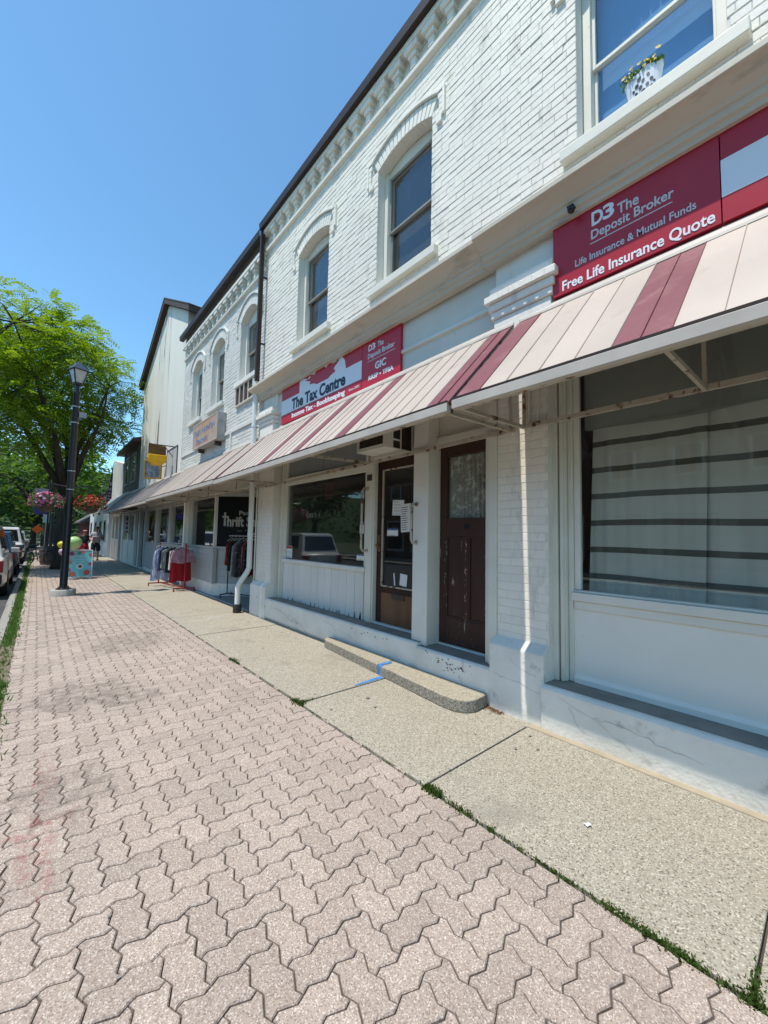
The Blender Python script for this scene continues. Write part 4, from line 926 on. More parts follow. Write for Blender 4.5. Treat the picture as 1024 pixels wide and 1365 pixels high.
# ================================================================== curtains and things in the windows
def stripes_mat(name, base, band, z0, pitch, width):
    m, n, l, p = nt(name); g = n.new('ShaderNodeNewGeometry'); sp = n.new('ShaderNodeSeparateXYZ'); l.new(g.outputs['Position'], sp.inputs[0])
    w_ = n.new('ShaderNodeTexNoise'); w_.inputs['Scale'].default_value = 1.3; l.new(g.outputs['Position'], w_.inputs['Vector'])
    a = n.new('ShaderNodeMath'); a.operation = 'MULTIPLY_ADD'; l.new(w_.outputs['Fac'], a.inputs[0]); a.inputs[1].default_value = .03; l.new(sp.outputs[2], a.inputs[2])
    q = n.new('ShaderNodeMath'); q.operation = 'SUBTRACT'; l.new(a.outputs[0], q.inputs[0]); q.inputs[1].default_value = z0
    r = n.new('ShaderNodeMath'); r.operation = 'PINGPONG'; l.new(q.outputs[0], r.inputs[0]); r.inputs[1].default_value = pitch/2
    k = n.new('ShaderNodeMath'); k.operation = 'LESS_THAN'; l.new(r.outputs[0], k.inputs[0]); k.inputs[1].default_value = width/2
    l.new(mixc(n, l, k.outputs[0], base, band), p.inputs['Base Color']); p.inputs['Roughness'].default_value = .9; p.inputs['Specular IOR Level'].default_value = .1
    b_ = n.new('ShaderNodeBump'); b_.inputs['Strength'].default_value = .25; b_.inputs['Distance'].default_value = .002
    l.new(noise(n, l, pos(n, l, (1, 1, 1)), 260, 2), b_.inputs['Height']); l.new(b_.outputs[0], p.inputs['Normal'])
    return m
cm = stripes_mat('striped_curtain_cloth', (.58, .58, .53), (.135, .13, .115), 2.385, .2275, .048)
def cloth(b, x, y0, y1, z0, z1, amp, waves, lean=0, ny=90, nz=10, ph=0):
    def f(u, v):
        y = y0+(y1-y0)*u+lean*(1-v)
        return (x+amp*(1.15-.4*v)*math.sin(u*waves*6.283+ph+.5*math.sin(u*9))+amp*.5*math.sin(u*waves*2.3*6.283+v*2), y, z0+(z1-z0)*v+.012*math.sin(u*waves*6.283*.5+1)*(1-v))
    b.grid(f, ny, nz)
t = thing('curtain', 'white curtain with grey horizontal stripes in the near shop window', 'curtain', (3.64, .3, 1.1))
b = MB(); cloth(b, 3.63, 1.395, .60, 1.09, 2.515, .006, 4, lean=.05); b.build('curtain_panel', cm, t, smooth=True, recalc=False)
b = MB(); cloth(b, 3.655, .665, -.55, 1.09, 2.515, .006, 5, ph=2); b.build('curtain_panel', cm, t, smooth=True, recalc=False)
b = MB(); cloth(b, 3.63, -.5, -3.7, 1.09, 2.515, .012, 9, ph=1); b.build('curtain_panel', cm, t, smooth=True, recalc=False)
b = MB(); b.tube([(3.625, 1.44, 2.515), (3.625, -3.8, 2.515)], .012, 8); b.build('rod', M['pipe'], t)
b = MB(); cloth(b, 3.592, 1.43, -3.8, 2.485, 2.95, .004, 9, ny=60, nz=3); b.build('valance', surf('grey_valance_cloth', (.33, .34, .31), (.29, .30, .275), 2, .9), t, smooth=True, recalc=False)
# lace curtain in the old door
def lace(name):
    m = bpy.data.materials.new(name); m.use_nodes = True; n = m.node_tree.nodes; l = m.node_tree.links; p = n['Principled BSDF']
    p.inputs['Base Color'].default_value = (.80, .78, .70, 1); p.inputs['Roughness'].default_value = .9
    v = n.new('ShaderNodeTexVoronoi'); v.feature = 'DISTANCE_TO_EDGE'; v.inputs['Scale'].default_value = 85; g = pos(n, l, (1, 1, 1)); l.new(g, v.inputs['Vector'])
    q = noise(n, l, g, 14, 5, .7)
    a = n.new('ShaderNodeMath'); a.operation = 'ADD'; l.new(ramp(n, l, v.outputs['Distance'], .0, .12, .80, .45), a.inputs[0]); l.new(ramp(n, l, q, .5, .62, -.12, .35), a.inputs[1])
    l.new(a.outputs[0], p.inputs['Alpha']); return m
t = thing('lace_curtain', 'gathered lace curtain behind the old door glass', 'curtain', (XO+.07, 2.66, 1.75))
b = MB(); cloth(b, XO+.062, 2.93, 2.385, 1.735, 2.475, .012, 8, ny=110, nz=8); b.build('lace_panel', lace('white_lace'), t, smooth=True, recalc=False)
b = MB(); b.tube([(XO+.062, 2.95, 2.468), (XO+.062, 2.37, 2.468)], .006, 6); b.build('rod', M['brass'], t)
# papers taped in the glazed door and shop window
def paper(name, label, x, y, z, w, h, lines=6, tilt=0.0, m=None, head=None, inkm=None):
    t = thing(name, label, 'paper', (x, y, z))
    Mx = Matrix.Translation((x, y, z)) @ Matrix.Rotation(tilt, 4, 'X')
    b = MB(); b.obox(Mx, .0012, w, h); b.build('sheet', m or M['paper'], t)
    b = MB()
    for k in range(lines):
        zz = h*.38-k*h*.78/max(1, lines-1 or 1); ln = w*random.uniform(.45, .8)
        b.obox(Mx @ Matrix.Translation((-.0012, w*.42-ln/2, zz)), .0006, ln, h*.022 if h > .15 else h*.05)
    if lines: b.build('print', inkm or M['ink'], t)
    if head: 
        b = MB(); b.obox(Mx @ Matrix.Translation((-.0013, 0, h*.38)), .0006, w*.98, h*.2); b.build('heading', head, t)
    return t
PX = XD+.0185
paper('paper_notice', 'printed notice taped higher in the door glass', PX, 3.78, 1.92, .215, .20, 5, .05)
paper('paper_notice', 'lower printed notice overlapping it in the door glass', PX-.0016, 3.63, 1.785, .19, .36, 11, -.05)
paper('paper_notice', 'small blue and white card in the door glass', PX, 3.88, 1.60, .21, .095, 2, .0, head=M['blue_ink'])
paper('paper_notice', 'white envelope standing at the foot of the door glass', PX, 3.66, .995, .13, .15, 0, .1)
paper('paper_notice', 'narrow white slip at the foot of the door glass', PX, 3.83, .99, .022, .16, 0, -.12)
paper('window_notice', 'red-headed white notice in the bottom corner of the tax shop window', XS+.0235, 6.62, 1.235, .21, .215, 3, 0, head=M['red_ink'], inkm=M['blue_ink'])
paper('window_notice', 'small white notice near the door edge of the tax shop window', XS+.0235, 4.49, 1.66, .09, .16, 3, 0, head=M['blue_ink'])
paper('window_notice', 'small white and blue sticker low in the tax shop window', XS+.0235, 4.51, 1.24, .17, .085, 2, 0, head=M['blue_ink'])
t = thing('hours_board', 'dark little lettered board hanging inside the tax shop window', 'sign', (3.75, 6.35, 1.85))
b = MB(); b.box(3.75, 3.765, 5.98, 6.55, 1.83, 1.98); b.build('board_panel', plain('dark_green_board', (.035, .05, .04)), t); text('0831', .12, (3.748, 6.5, 1.865), plain('pale_letter', (.35, .4, .36)), t, width=.45)
t = thing('window_card', 'small dark red card hanging high in the tax shop window', 'card', (3.72, 5.72, 2.2))
b = MB(); b.box(3.72, 3.725, 5.6, 5.84, 2.16, 2.44); b.build('card_face', plain('dark_red_card', (.07, .018, .014)), t); b = MB(); b.tube([(3.722, 5.72, 2.44), (3.722, 5.72, 2.62)], .002, 4); b.build('string', M['ink'], t)

# ================================================================== flower pot on the upper sill
t = thing('flower_pot', 'white punched metal pot of yellow flowers on the upper window sill', 'flower pot', (3.28, .87, 4.90))
pcx, pcy, pz = 3.285, .86, 4.892
def ov(a, r1, r2): return (r1*math.cos(a), r2*math.sin(a))
def potpt(a, v):
    k = .78+.26*v; x, y = .052*k*1.0, .125*k
    wz = .012*math.sin(a*6)*v
    return (pcx+x*math.cos(a), pcy+y*math.sin(a), pz+.19*v+wz)
b = MB(); n_ = 40; vs = [potpt(2*math.pi*i/n_, j/5) for j in range(6) for i in range(n_)]
b.add(vs, [(j*n_+i, j*n_+(i+1) % n_, (j+1)*n_+(i+1) % n_, (j+1)*n_+i) for j in range(5) for i in range(n_)]+[tuple(range(n_))[::-1]]); pt_ = b.build('pot', M['signwhite'], t, smooth=True)
b = MB()
for (u, v, r) in ((.12, .72, .019), (-.28, .62, .014), (.25, .5, .018), (-.05, .52, .015), (-.45, .42, .016), (.45, .35, .013), (.08, .33, .017), (-.25, .28, .015), (.32, .2, .013), (-.05, .13, .016), (-.48, .16, .011), (-.62, .3, .010), (.2, .07, .009), (-.35, .07, .012)):
    a = math.pi-u*1.25; c = Vector(potpt(a, v)); e = Vector(potpt(a+.02, v))-Vector(potpt(a-.02, v)); e.normalize(); up = Vector((0, 0, 1)); nr = e.cross(up).normalized()
    if nr.x > 0: nr = -nr
    vs = [c+nr*.0022+e*r*.8*math.cos(k*6.283/8)+up*r*math.sin(k*6.283/8) for k in range(8)]; b.add(vs, [tuple(range(8))])
b.build('punched_hole', M['signnavy'], pt_, recalc=False)
b = MB(); yl_ = MB(); wh_ = MB()
for k in range(260):
    a = random.uniform(0, 6.283); r = random.random()**.5; c = Vector((pcx-.01+.05*r*math.cos(a), pcy+.15*r*math.sin(a), pz+.175+random.random()*.075*(1.1-r*.5)))
    d = Vector((random.gauss(0, 1), random.gauss(0, 1), random.gauss(.3, .6))).normalized(); u = d.orthogonal().normalized(); w_ = d.cross(u); L_ = random.uniform(.022, .042)
    b.add([c, c+d*L_*.5+u*.011, c+d*L_, c+d*L_*.5-u*.011], [(0, 1, 2, 3)])
def bloom(mb, c, r):
    nrm = Vector((-1, random.gauss(0, .4), .3)).normalized(); u = nrm.orthogonal().normalized(); w_ = nrm.cross(u)
    for k in range(6):
        a = k*1.047; d = u*math.cos(a)+w_*math.sin(a); e = u*math.cos(a+.5)+w_*math.sin(a+.5); f = u*math.cos(a-.5)+w_*math.sin(a-.5)
        mb.add([c, c+f*r*.7+nrm*r*.2, c+d*r+nrm*r*.35, c+e*r*.7+nrm*r*.2], [(0, 1, 2, 3)])
for k in range(17): bloom(yl_, Vector((pcx-.035+random.uniform(-.02, .02), pcy+random.choice((-.07, .08))+random.gauss(0, .035), pz+.235+random.gauss(0, .022))), random.uniform(.015, .022))
for k in range(14): bloom(wh_, Vector((pcx-.03+random.uniform(-.03, .03), pcy+random.uniform(-.12, .12), pz+.225+random.gauss(0, .025))), .009)
b.build('foliage', M['grass'], t, recalc=False, kind='stuff'); yl_.build('yellow_bloom', plain('yellow_petal', (.75, .50, .02)), t, recalc=False, kind='stuff'); wh_.build('white_bloom', M['paper'], t, recalc=False, kind='stuff')
# ================================================================== the thrift shop building
B = thing('brick_shop_building', 'grey-white brick two-storey building with three arched windows above the thrift shop', 'building', (D+4, 10.6, 0))
BY0, BY1 = 7.625, 13.56
opsB = [Opening(12.2, .47, 4.82, 6.36, .23), Opening(10.43, .47, 4.82, 6.36, .23), Opening(8.46, .47, 4.97, 6.38, .23)]
wallB = brick_wall(B, [(BY0, BY1, 3.42, 7.82, D)], opsB, M['brickB'], M['mortar'], n_ind=60)
for o in opsB: arched_window(B, wallB, o, M['brickB'], M['white'], blind=grey_blind, nv=11)
corbels(B, wallB, BY0, BY1, 6.99, M['brickB'], pitch=.34)
gutter_run(B, BY0+.015, BY1+.12, 7.80)
b = MB(); b.box(D-.03, D+.01, BY0+.15, BY1-.1, 3.88, 3.96); b.box(D-.03, D+.01, 9.2, 9.28, 3.5, 3.88); b.build('band_course', M['brickB'], wallB, bevel=.005)
b = MB(); b.prism([(D-.07, 7.81), (D+4, 9.1), (D+8.1, 7.81)], 'y', BY0+.02, BY1); b.build('roof', M['shingle'], B)
b = MB(); b.box(D+7.8, D+8, BY0, BY1, 0, 7.8); b.box(D+.3, D+7.8, BY0, BY0+.12, 0, 7.8); b.box(D+.3, D+7.8, BY1-.15, BY1, 0, 7.8); b.box(D+.3, D+7.8, BY0+.12, BY1-.15, 3.45, 3.6); b.box(D+1.6, D+1.7, BY0+.12, BY1-.15, 3.6, 7.8); b.box(D+3.2, D+3.3, BY0+.12, BY1-.15, 0, 3.45); b.build('inner_shell', M['intwall'], B, recalc=False)
b = MB(); b.box(D-.03, D+.03, 8.46-.46, 8.46+.5, 4.44, 4.853); b.build('grille_box', surf('dark_brown_timber', (.05, .026, .015), (.09, .045, .024), 5, .7), B)
for k in range(5):
    b = MB(); y = 8.0+k*.24; b.box(D-.05, D-.031, y, y+.025, 4.44, 4.853); b.build('grille_bar', M['trim'], B)
for z in (4.42, 4.845):
    b = MB(); b.box(D-.055, D+.0, 7.97, 8.99, z, z+.022); b.build('grille_rail', M['trim'], B)
# ground floor: recessed entry with splayed display window
b = MB(); b.box(D+.08, D+.30, BY0+.0, BY1, 2.56, 3.42); b.build('fascia_beam', M['trim'], B)
b = MB(); b.box(3.30, 6.4, BY0, 12.29, -.3, .0); b.build('porch_floor', surf('grey_porch_paint', (.26, .28, .29), (.22, .235, .24), 3, .7), B)
b = MB(); b.box(3.287, 3.299, 7.9, 11.4, -.05, .012); b.build('porch_edge', M['white'], B)
P0 = Vector((3.42, 12.72)); P1 = Vector((3.42, 10.45)); P2 = Vector((4.95, 8.92))
def facing(b, p, q, t, z0, z1, out=0.0):
    d = (q-p).normalized(); n_ = Vector((d.y, -d.x))      # towards the street
    if n_.x > 0: n_ = -n_
    a = p+n_*out; c = q+n_*out; e = c-n_*t; f = a-n_*t
    b.prism([tuple(a), tuple(c), tuple(e), tuple(f)], 'z', z0, z1)
for (p, q) in ((P0, P1), (P1, P2)):
    b = MB(); facing(b, p, q, .3, 0, .30, .03); b.build('plinth', M['plinth'], B)
    rs = MB(); facing(rs, p, q, .1, .30, 1.17, -.02); rs = rs.build('stall_riser', M['siding'], B)
    for k in range(5):
        b = MB(); z = .305+k*.173; d = (q-p).normalized(); n_ = Vector((d.y, -d.x)); n_ = -n_ if n_.x > 0 else n_
        a = p; c = q
        o1, o2 = .014, .002
        pts = [(a+n_*o1), (c+n_*o1), (c+n_*o2), (a+n_*o2)]; base = [(a-n_*.02), (c-n_*.02)]
        vs = [(pts[0].x, pts[0].y, z), (pts[1].x, pts[1].y, z), (pts[2].x, pts[2].y, z+.168), (pts[3].x, pts[3].y, z+.168), (base[0].x, base[0].y, z), (base[1].x, base[1].y, z), (base[1].x, base[1].y, z+.168), (base[0].x, base[0].y, z+.168)]
        b.add(vs, [(0, 1, 2, 3), (4, 7, 6, 5), (0, 4, 5, 1), (3, 2, 6, 7), (0, 3, 7, 4), (1, 5, 6, 2)]); b.build('clapboard', M['siding'], rs)
    b = MB(); facing(b, p, q, .12, 1.17, 1.22, .05); b.build('window_sill', M['siding'], B)
    wv = MB(); facing(wv, p, q, .08, 2.50, 2.60, .0); wv = wv.build('shop_window', M['siding'], B)
    b = MB(); facing(b, p, q, .006, 1.22, 2.50, -.04); b.build('glass_pane', M['glass'], wv)
for pt_, s in ((P1, .035), (P0, .07)):
    b = MB(); b.box(pt_.x-s, pt_.x+s, pt_.y-s, pt_.y+s, 1.2, 2.60); b.build('window_post', M['white'], B)
b = MB(); b.box(3.29, 3.42, 12.80, 12.93, 0, 2.60); b.box(3.27, 3.44, 12.78, 12.95, 0, .2); b.build('porch_post', M['white'], B, bevel=.006)
b = MB(); b.box(3.35, 3.45, 10.34, 10.44, .30, 1.17); b.build('corner_board', M['siding'], B, bevel=.004)
b = MB(); b.box(6.4, 6.45, 7.8, 8.8, .0, 2.3); b.build('door', M['black'], B)
b = MB(); b.box(3.45, 7.8, BY0+.12, 12.29, 2.60, 2.66); b.build('porch_ceiling', plain('dull_porch_ceiling', (.30, .28, .23)), B)
# thrift sign on the splayed glass
d2 = (P2-P1).normalized(); n2 = Vector((-abs(d2.y), -abs(d2.x))).normalized()
ts = thing('thrift_sign', 'black sign with grey lettering reading Thrift in the splayed window', 'sign', (P1.x+d2.x*.8, P1.y+d2.y*.8, 1.24))
b = MB(); facing(b, P1+d2*.05, P1+d2*2.0, .02, 1.24, 2.49, .0); b.build('sign_panel', surf('black_sign_vinyl', (.006, .008, .008), None, rough=.4, spec=.2), ts)
ax3 = (Vector((d2.x, d2.y, 0)), Vector((0, 0, 1)), Vector((n2.x, n2.y, 0)))
lg = plain('grey_lettering', (.42, .44, .42))
def tp(t, z): q = P1+d2*t+n2*.003; return (q.x, q.y, z)
text('hrift Shop', .345, tp(.295, 1.745), lg, ts, width=1.02, bold=.012, axes=ax3)
b = MB(); q = P1+d2*.185; r_ = P1+d2*.225
cr_ = [(u+.065, z) for u, z in ((.15, 1.745), (.20, 1.745), (.20, 1.955), (.245, 1.955), (.245, 2.0), (.20, 2.0), (.20, 2.09), (.15, 2.09), (.15, 2.0), (.105, 2.0), (.105, 1.955), (.15, 1.955))]
vs_ = [tp(u, z) for u, z in cr_]; b.add(vs_, [tuple(range(12))]); b.build('lettering', lg, ts, recalc=False)
text('Par', .15, tp(.60, 2.03), lg, ts, width=.26, bold=.002, axes=ax3); text('est. 19', .09, tp(.56, 1.60), plain('dim_lettering', (.16, .17, .16)), ts, width=.3, axes=ax3)

# illuminated box sign, weathered
t = thing('box_sign', 'weathered orange and blue box sign fixed below the arched windows', 'sign', (3.18, 10.6, 3.79))
b = MB(); b.box(3.09, 3.285, 9.62, 11.55, 3.80, 4.46); b.build('sign_cabinet', surf('grey_weathered_metal', (.40, .40, .38), (.28, .27, .25), 6, .6), t, bevel=.01)
b = MB()
for q in ((9.62, 11.55, 3.80, 3.835), (9.62, 11.55, 4.425, 4.46), (9.62, 9.655, 3.835, 4.425), (11.515, 11.55, 3.835, 4.425)): b.box(3.075, 3.0895, *q)
b.build('sign_rim', plain('pale_rim', (.55, .45, .38)), t)
b = MB(); b.box(3.082, 3.0896, 9.655, 11.515, 3.835, 4.425); b.build('sign_face', surf('faded_orange_face', (.48, .24, .085), (.42, .33, .25), 2.2, .6, c3=(.45, .36, .33), s3=5, lo3=.5, hi3=.62), t)
bm_ = surf('faded_blue_letter', (.10, .16, .36), (.14, .24, .42), 4, .6)
for k, (y, z, w, h) in enumerate(((11.44, 4.12, .16, .15), (11.26, 4.12, .14, .13), (11.10, 4.12, .16, .15), (10.76, 4.13, .17, .15), (10.56, 4.13, .16, .13), (10.38, 4.13, .17, .14), (10.19, 4.13, .16, .16), (10.0, 4.13, .17, .14), (11.25, 3.88, .17, .14), (11.05, 3.88, .15, .13), (10.87, 3.88, .16, .12), (10.68, 3.88, .15, .12), (10.5, 3.88, .16, .12))):
    b = MB(); s_ = .035; b.box(3.079, 3.0815, y-s_, y, z, z+h); b.box(3.079, 3.0815, y-w, y-w+s_, z, z+h*(1 if k % 3 else .6)); b.box(3.0788, 3.0814, y-w+s_, y-s_, z+h*(.4 if k % 2 else .78), z+h*(.4 if k % 2 else .78)+.03); b.build('lettering', bm_, t)
b = MB(); b.box(3.14, 3.285, 9.9, 9.96, 3.70, 3.80); b.box(3.14, 3.285, 11.2, 11.26, 3.70, 3.80); b.build('bracket', M['iron'], t)

# ================================================================== tall stucco gable building
C = thing('gable_building', 'tall pale stucco building with brown-edged gable roof and dark streaks', 'building', (D+4, 17, 0))
CY0, CY1, PK = 13.57, 20.35, 16.37
def cz(y): return 10.12-.507*abs(y-PK)
b = MB(); b.prism([(CY0, 2.6), (CY1, 2.6), (CY1, cz(CY1)), (PK, cz(PK)), (CY0, cz(CY0))], 'x', D, D+.3); b.build('wall', M['stucco'], C)
b = MB(); b.prism([(CY1-.2, 0), (CY1, 0), (CY1, 8.1), (CY1-.2, 8.2)], 'x', D+.3, D+8); b.prism([(CY0, 0), (CY0+.15, 0), (CY0+.15, 8.7), (CY0, 8.6)], 'x', D+.3, D+8); b.box(D+7.8, D+8, CY0+.15, CY1-.2, 0, 8); b.box(D+2.5, D+2.6, CY0+.15, CY1-.2, 0, 8); b.build('inner_shell', M['stucco'], C, recalc=False)
b = MB()
for sg, ye in ((1, CY1+.28), (-1, 12.9)):
    zr = lambda y: cz(y)+.02
    b.prism([(PK, zr(PK)+.0), (ye, zr(ye)), (ye, zr(ye)+.20), (PK, zr(PK)+.20)], 'x', D-.17, D+8.2)
b.build('roof', M['brownsoffit'], C, recalc=True)
b = MB()
for sg, ye in ((1, CY1+.30), (-1, 12.88)):
    b.prism([(PK, cz(PK)+.222), (ye, cz(ye)+.222), (ye, cz(ye)+.25), (PK, cz(PK)+.25)], 'x', D-.19, D+8.2)
b.build('roof_covering', M['shingle'], C)
b = MB(); b.box(D-.02, D+.01, 14.0, 15.3, 3.4, 4.35); b.build('boarded_opening', plain('grey_panel', (.5, .5, .5)), C)
for q in ((13.96, 14.0, 3.4, 4.39), (15.3, 15.34, 3.4, 4.39), (14.0, 15.3, 4.35, 4.39)):
    b = MB(); b.box(D-.03, D+.01, *q); b.build('opening_trim', M['greyb'], C)
def shopfront(parent, y0, y1, bays, xs=3.42, z0=1.12, z1=2.42, mt='siding', doors=()):
    b = MB(); b.box(xs, xs+.3, y0, y1, z1+.1, 3.42); b.build('fascia_beam', M[mt], parent)
    prev = y0
    for (a, c) in bays:
        b = MB(); b.box(xs-.02, xs+.12, prev, a, 0, z1+.1); b.build('shopfront_pier', M[mt], parent, bevel=.006); prev = c
        if (a, c) in doors:
            dm = MB(); dm.box(xs+.10, xs+.15, a, c, 0, z1); dm.build('door', M['dark'], parent); 
        else:
            r_ = MB(); r_.box(xs+.03, xs+.1, a, c, .12, z0); r_ = r_.build('stall_riser', M[mt], parent)
            for k in range(5):
                z = .125+k*.197; q = MB(); q.prism([(xs+.008, z), (xs+.03, z), (xs+.03, z+.19), (xs+.022, z+.19)], 'y', a, c); q.build('clapboard', M[mt], r_)
            q = MB(); q.box(xs-.01, xs+.1, a, c, z0, z0+.05); q.build('window_sill', M[mt], parent)
            q = MB(); q.box(xs+.05, xs+.056, a, c, z0+.05, z1); q.build('glass_pane', M['glass'], parent)
            q = MB(); q.box(xs+.02, xs+.09, a, c, z1, z1+.1); q.build('window_head', M[mt], parent)
        q = MB(); q.box(xs+.0, xs+.12, a, c, 0.0, .12) if (a, c) not in doors else q.box(xs+.0, xs+.12, a, c, 0, .03); q.build('base_course', M['plinth'], parent)
    b = MB(); b.box(xs-.02, xs+.12, prev, y1, 0, z1+.1); b.build('shopfront_pier', M[mt], parent, bevel=.006)
    b = MB(); b.box(xs+1.3, xs+1.4, y0, y1, 0, 3.4); b.build('shop_interior', M['dark'], parent)
shopfront(C, 12.97, 20.4, [(13.2, 14.9), (15.25, 17.0), (17.3, 19.1), (19.35, 20.2)], doors=((19.35, 20.2),))

# hanging signs on the stucco wall
t = thing('hanging_sign', 'yellow cup-shaped hanging sign with brown top on the stucco wall', 'sign', (2.82, 14.5, 3.75))
pr = [(2.56, 4.42), (3.05, 4.36), (3.05, 4.07), (2.565, 4.07)]; b = MB(); b.prism(pr, 'y', 14.45, 14.62); b.build('sign_top', surf('dark_amber_panel', (.10, .04, .008), (.16, .075, .012), 5, .4), t)
pr = [(2.55, 4.068), (3.08, 4.068), (3.095, 3.96), (3.06, 3.84), (2.96, 3.75), (2.80, 3.71), (2.65, 3.735), (2.57, 3.82), (2.545, 3.95)]; b = MB(); b.prism(pr, 'y', 14.42, 14.65); b.build('sign_bowl', surf('golden_yellow_panel', (.80, .42, .008), (.72, .34, .008), 4, .35), t, bevel=.02)
b = MB(); b.bar((2.6, 14.53, 4.40), (3.288, 14.53, 4.42), .03); b.bar((3.0, 14.53, 4.41), (3.285, 14.53, 4.06), .02); b.build('bracket', M['iron'], t)
t = thing('framed_sign', 'dark hanging sign in a gold frame below the yellow one', 'sign', (2.95, 16.2, 3.43))
fr0 = Vector((2.74, 15.9)); fr1 = Vector((3.12, 15.6)); 
b = MB(); facing(b, fr0, fr1, .05, 3.47, 4.03, 0); b.build('sign_panel', surf('dark_painted_scene', (.05, .065, .08), (.16, .19, .21), 9, .4, c3=(.42, .45, .45), s3=16, lo3=.6, hi3=.68), t)
b = MB(); dv = (fr1-fr0).normalized()
facing(b, fr0-dv*.05, fr0, .07, 3.42, 4.08, .012); facing(b, fr1, fr1+dv*.05, .07, 3.42, 4.08, .012); facing(b, fr0, fr1, .07, 3.42, 3.47, .012); facing(b, fr0, fr1, .07, 4.03, 4.08, .012); b.build('gold_frame', surf('gold_frame_paint', (.34, .20, .035), (.24, .14, .03), 8, .45), t)
b = MB(); b.bar((2.72, 15.92, 4.15), (3.288, 15.45, 4.15), .025); b.tube([(3.28, 15.45, 3.9), (3.2, 15.52, 3.85), (3.13, 15.58, 3.95), (3.17, 15.55, 4.05), (3.24, 15.5, 4.03)], .014, 6); b.tube([(2.8, 15.86, 4.15), (2.8, 15.86, 4.08)], .01, 5); b.tube([(3.08, 15.63, 4.15), (3.08, 15.63, 4.08)], .01, 5); b.build('scroll_bracket', M['black'], t)

# ================================================================== grey building
G = thing('grey_building', 'dark grey rendered two-storey building with two narrow windows', 'building', (D+4, 22.7, 0))
b = MB(); b.box(D+.02, D+8, 20.40, 25.0, 2.6, 5.62); b.build('wall', M['greyb'], G)
b = MB(); b.prism([(D-.30, 5.60), (D-.30, 5.74), (D+4, 7.0), (D+8.2, 5.7), (D+8.2, 5.6)], 'y', 20.42, 25.35); b.build('roof', M['brownsoffit'], G)
for yc in (21.9, 23.75):
    w_ = MB(); w_.box(D-.02, D+.03, yc-.45, yc-.34, 3.95, 5.3); w_.box(D-.02, D+.03, yc+.34, yc+.45, 3.95, 5.3); w_.box(D-.02, D+.03, yc-.34, yc+.34, 5.2, 5.3); w_.box(D-.05, D+.03, yc-.5, yc+.5, 3.87, 3.95); w_ = w_.build('window', plain('stone_grey_trim', (.32, .29, .24)), G)
    b = MB(); b.box(D+.005, D+.025, yc-.34, yc+.34, 3.95, 5.2); b.build('glass_pane', M['carglass'], w_)
shopfront(G, 20.42, 25.0, [(20.6, 21.45), (21.7, 23.1), (23.3, 24.75)], doors=((20.6, 21.45),), mt='white')
awning('pale awning under the dark grey building', 22.63, 29.0, .3, (), zt=3.5, zf=2.62, proj=.85, mats=('awpale', 'awpale', 'awtrim'))
# ================================================================== white corrugated shop with blade sign
E_ = thing('white_shop_building', 'narrow bright white corrugated shop front beyond the grey building', 'building', (D+3, 27, 0))
wl_ = MB(); wl_.prism([(25.03, 2.6), (29.0, 2.6), (29.0, 5.6), (28.7, 5.85), (25.03, 5.2)], 'x', D+.03, D+7); wl_ = wl_.build('wall', M['white'], E_)
for k in range(18):
    b = MB(); y = 25.1+k*.215; b.box(D+.005, D+.029, y, y+.12, 2.65, 5.2+.17*k*.215); b.build('cladding_strip', M['white'], wl_)
shopfront(E_, 25.02, 29.0, [(25.3, 26.1), (26.4, 27.5), (27.8, 28.7)], doors=((25.3, 26.1),), mt='white')
t = thing('blade_sign', 'tall dark triangular blade sign with faint lettering', 'sign', (3.17, 29.1, 3.2))
b = MB(); b.prism([(3.30, 5.75), (3.30, 3.30), (3.03, 3.30)], 'y', 29.02, 29.14); b.build('sign_panel', plain('dark_violet_panel', (.018, .014, .03)), t)
for k, (x, z, w_, h) in enumerate(((3.19, 4.35, .07, .22), (3.18, 4.05, .08, .16), (3.15, 3.85, .10, .07), (3.13, 3.68, .12, .06), (3.12, 3.50, .13, .06))):
    b = MB(); b.box(x, x+w_*.35, 29.012, 29.019, z, z+h); b.box(x+w_*.5, x+w_, 29.012, 29.019, z+h*.2, z+h*.8); b.build('lettering', plain('violet_letter', (.40, .30, .44)), t)
# ================================================================== low white building and grey-roofed house beyond
F = thing('white_shop_building', 'low white building with shutters where the street bends', 'building', (D+3, 35, 0))
b = MB(); b.box(D, D+7, 29.6, 41, 0, 3.95); b.build('wall', M['signwhite'], F)
b = MB(); b.prism([(D-.25, 3.93), (D-.25, 4.03), (D+3.4, 5.4), (D+7.2, 4.0), (D+7.2, 3.93)], 'y', 29.5, 41.2); b.build('roof', M['shingle'], F)
for y in (30.6, 33.0, 36.0, 39.0):
    w_ = MB(); w_.box(D-.03, D-.001, y-.08, y+1.08, .9, 2.3); w_ = w_.build('window', plain('grey_shutter', (.32, .33, .36)), F)
    b = MB(); b.box(D-.035, D-.029, y+.1, y+.9, 1.0, 2.2); b.build('glass_pane', M['carglass'], w_)
for y in (34.2, 38.0):
    b = MB(); b.box(D-.03, D-.001, y, y+.8, 2.75, 3.5); b.build('window', M['carglass'], F)
Hh = thing('grey_roofed_house', 'small grey-roofed maroon building at the end of the row', 'building', (6.5, 52, 0))
b = MB(); b.box(3.6, 11, 46, 58, 0, 2.5); b.build('wall', plain('maroon_wall', (.10, .02, .03)), Hh)
b = MB(); b.prism([(3.2, 2.45), (3.2, 2.6), (7.3, 5.6), (11.4, 2.6), (11.4, 2.45)], 'y', 45.5, 58.5); b.build('roof', M['shingle'], Hh)
for x in (4.2, 6.2):
    b = MB(); b.box(x, x+1.2, 45.96, 45.999, .9, 2.0); b.build('window', M['carglass'], Hh)

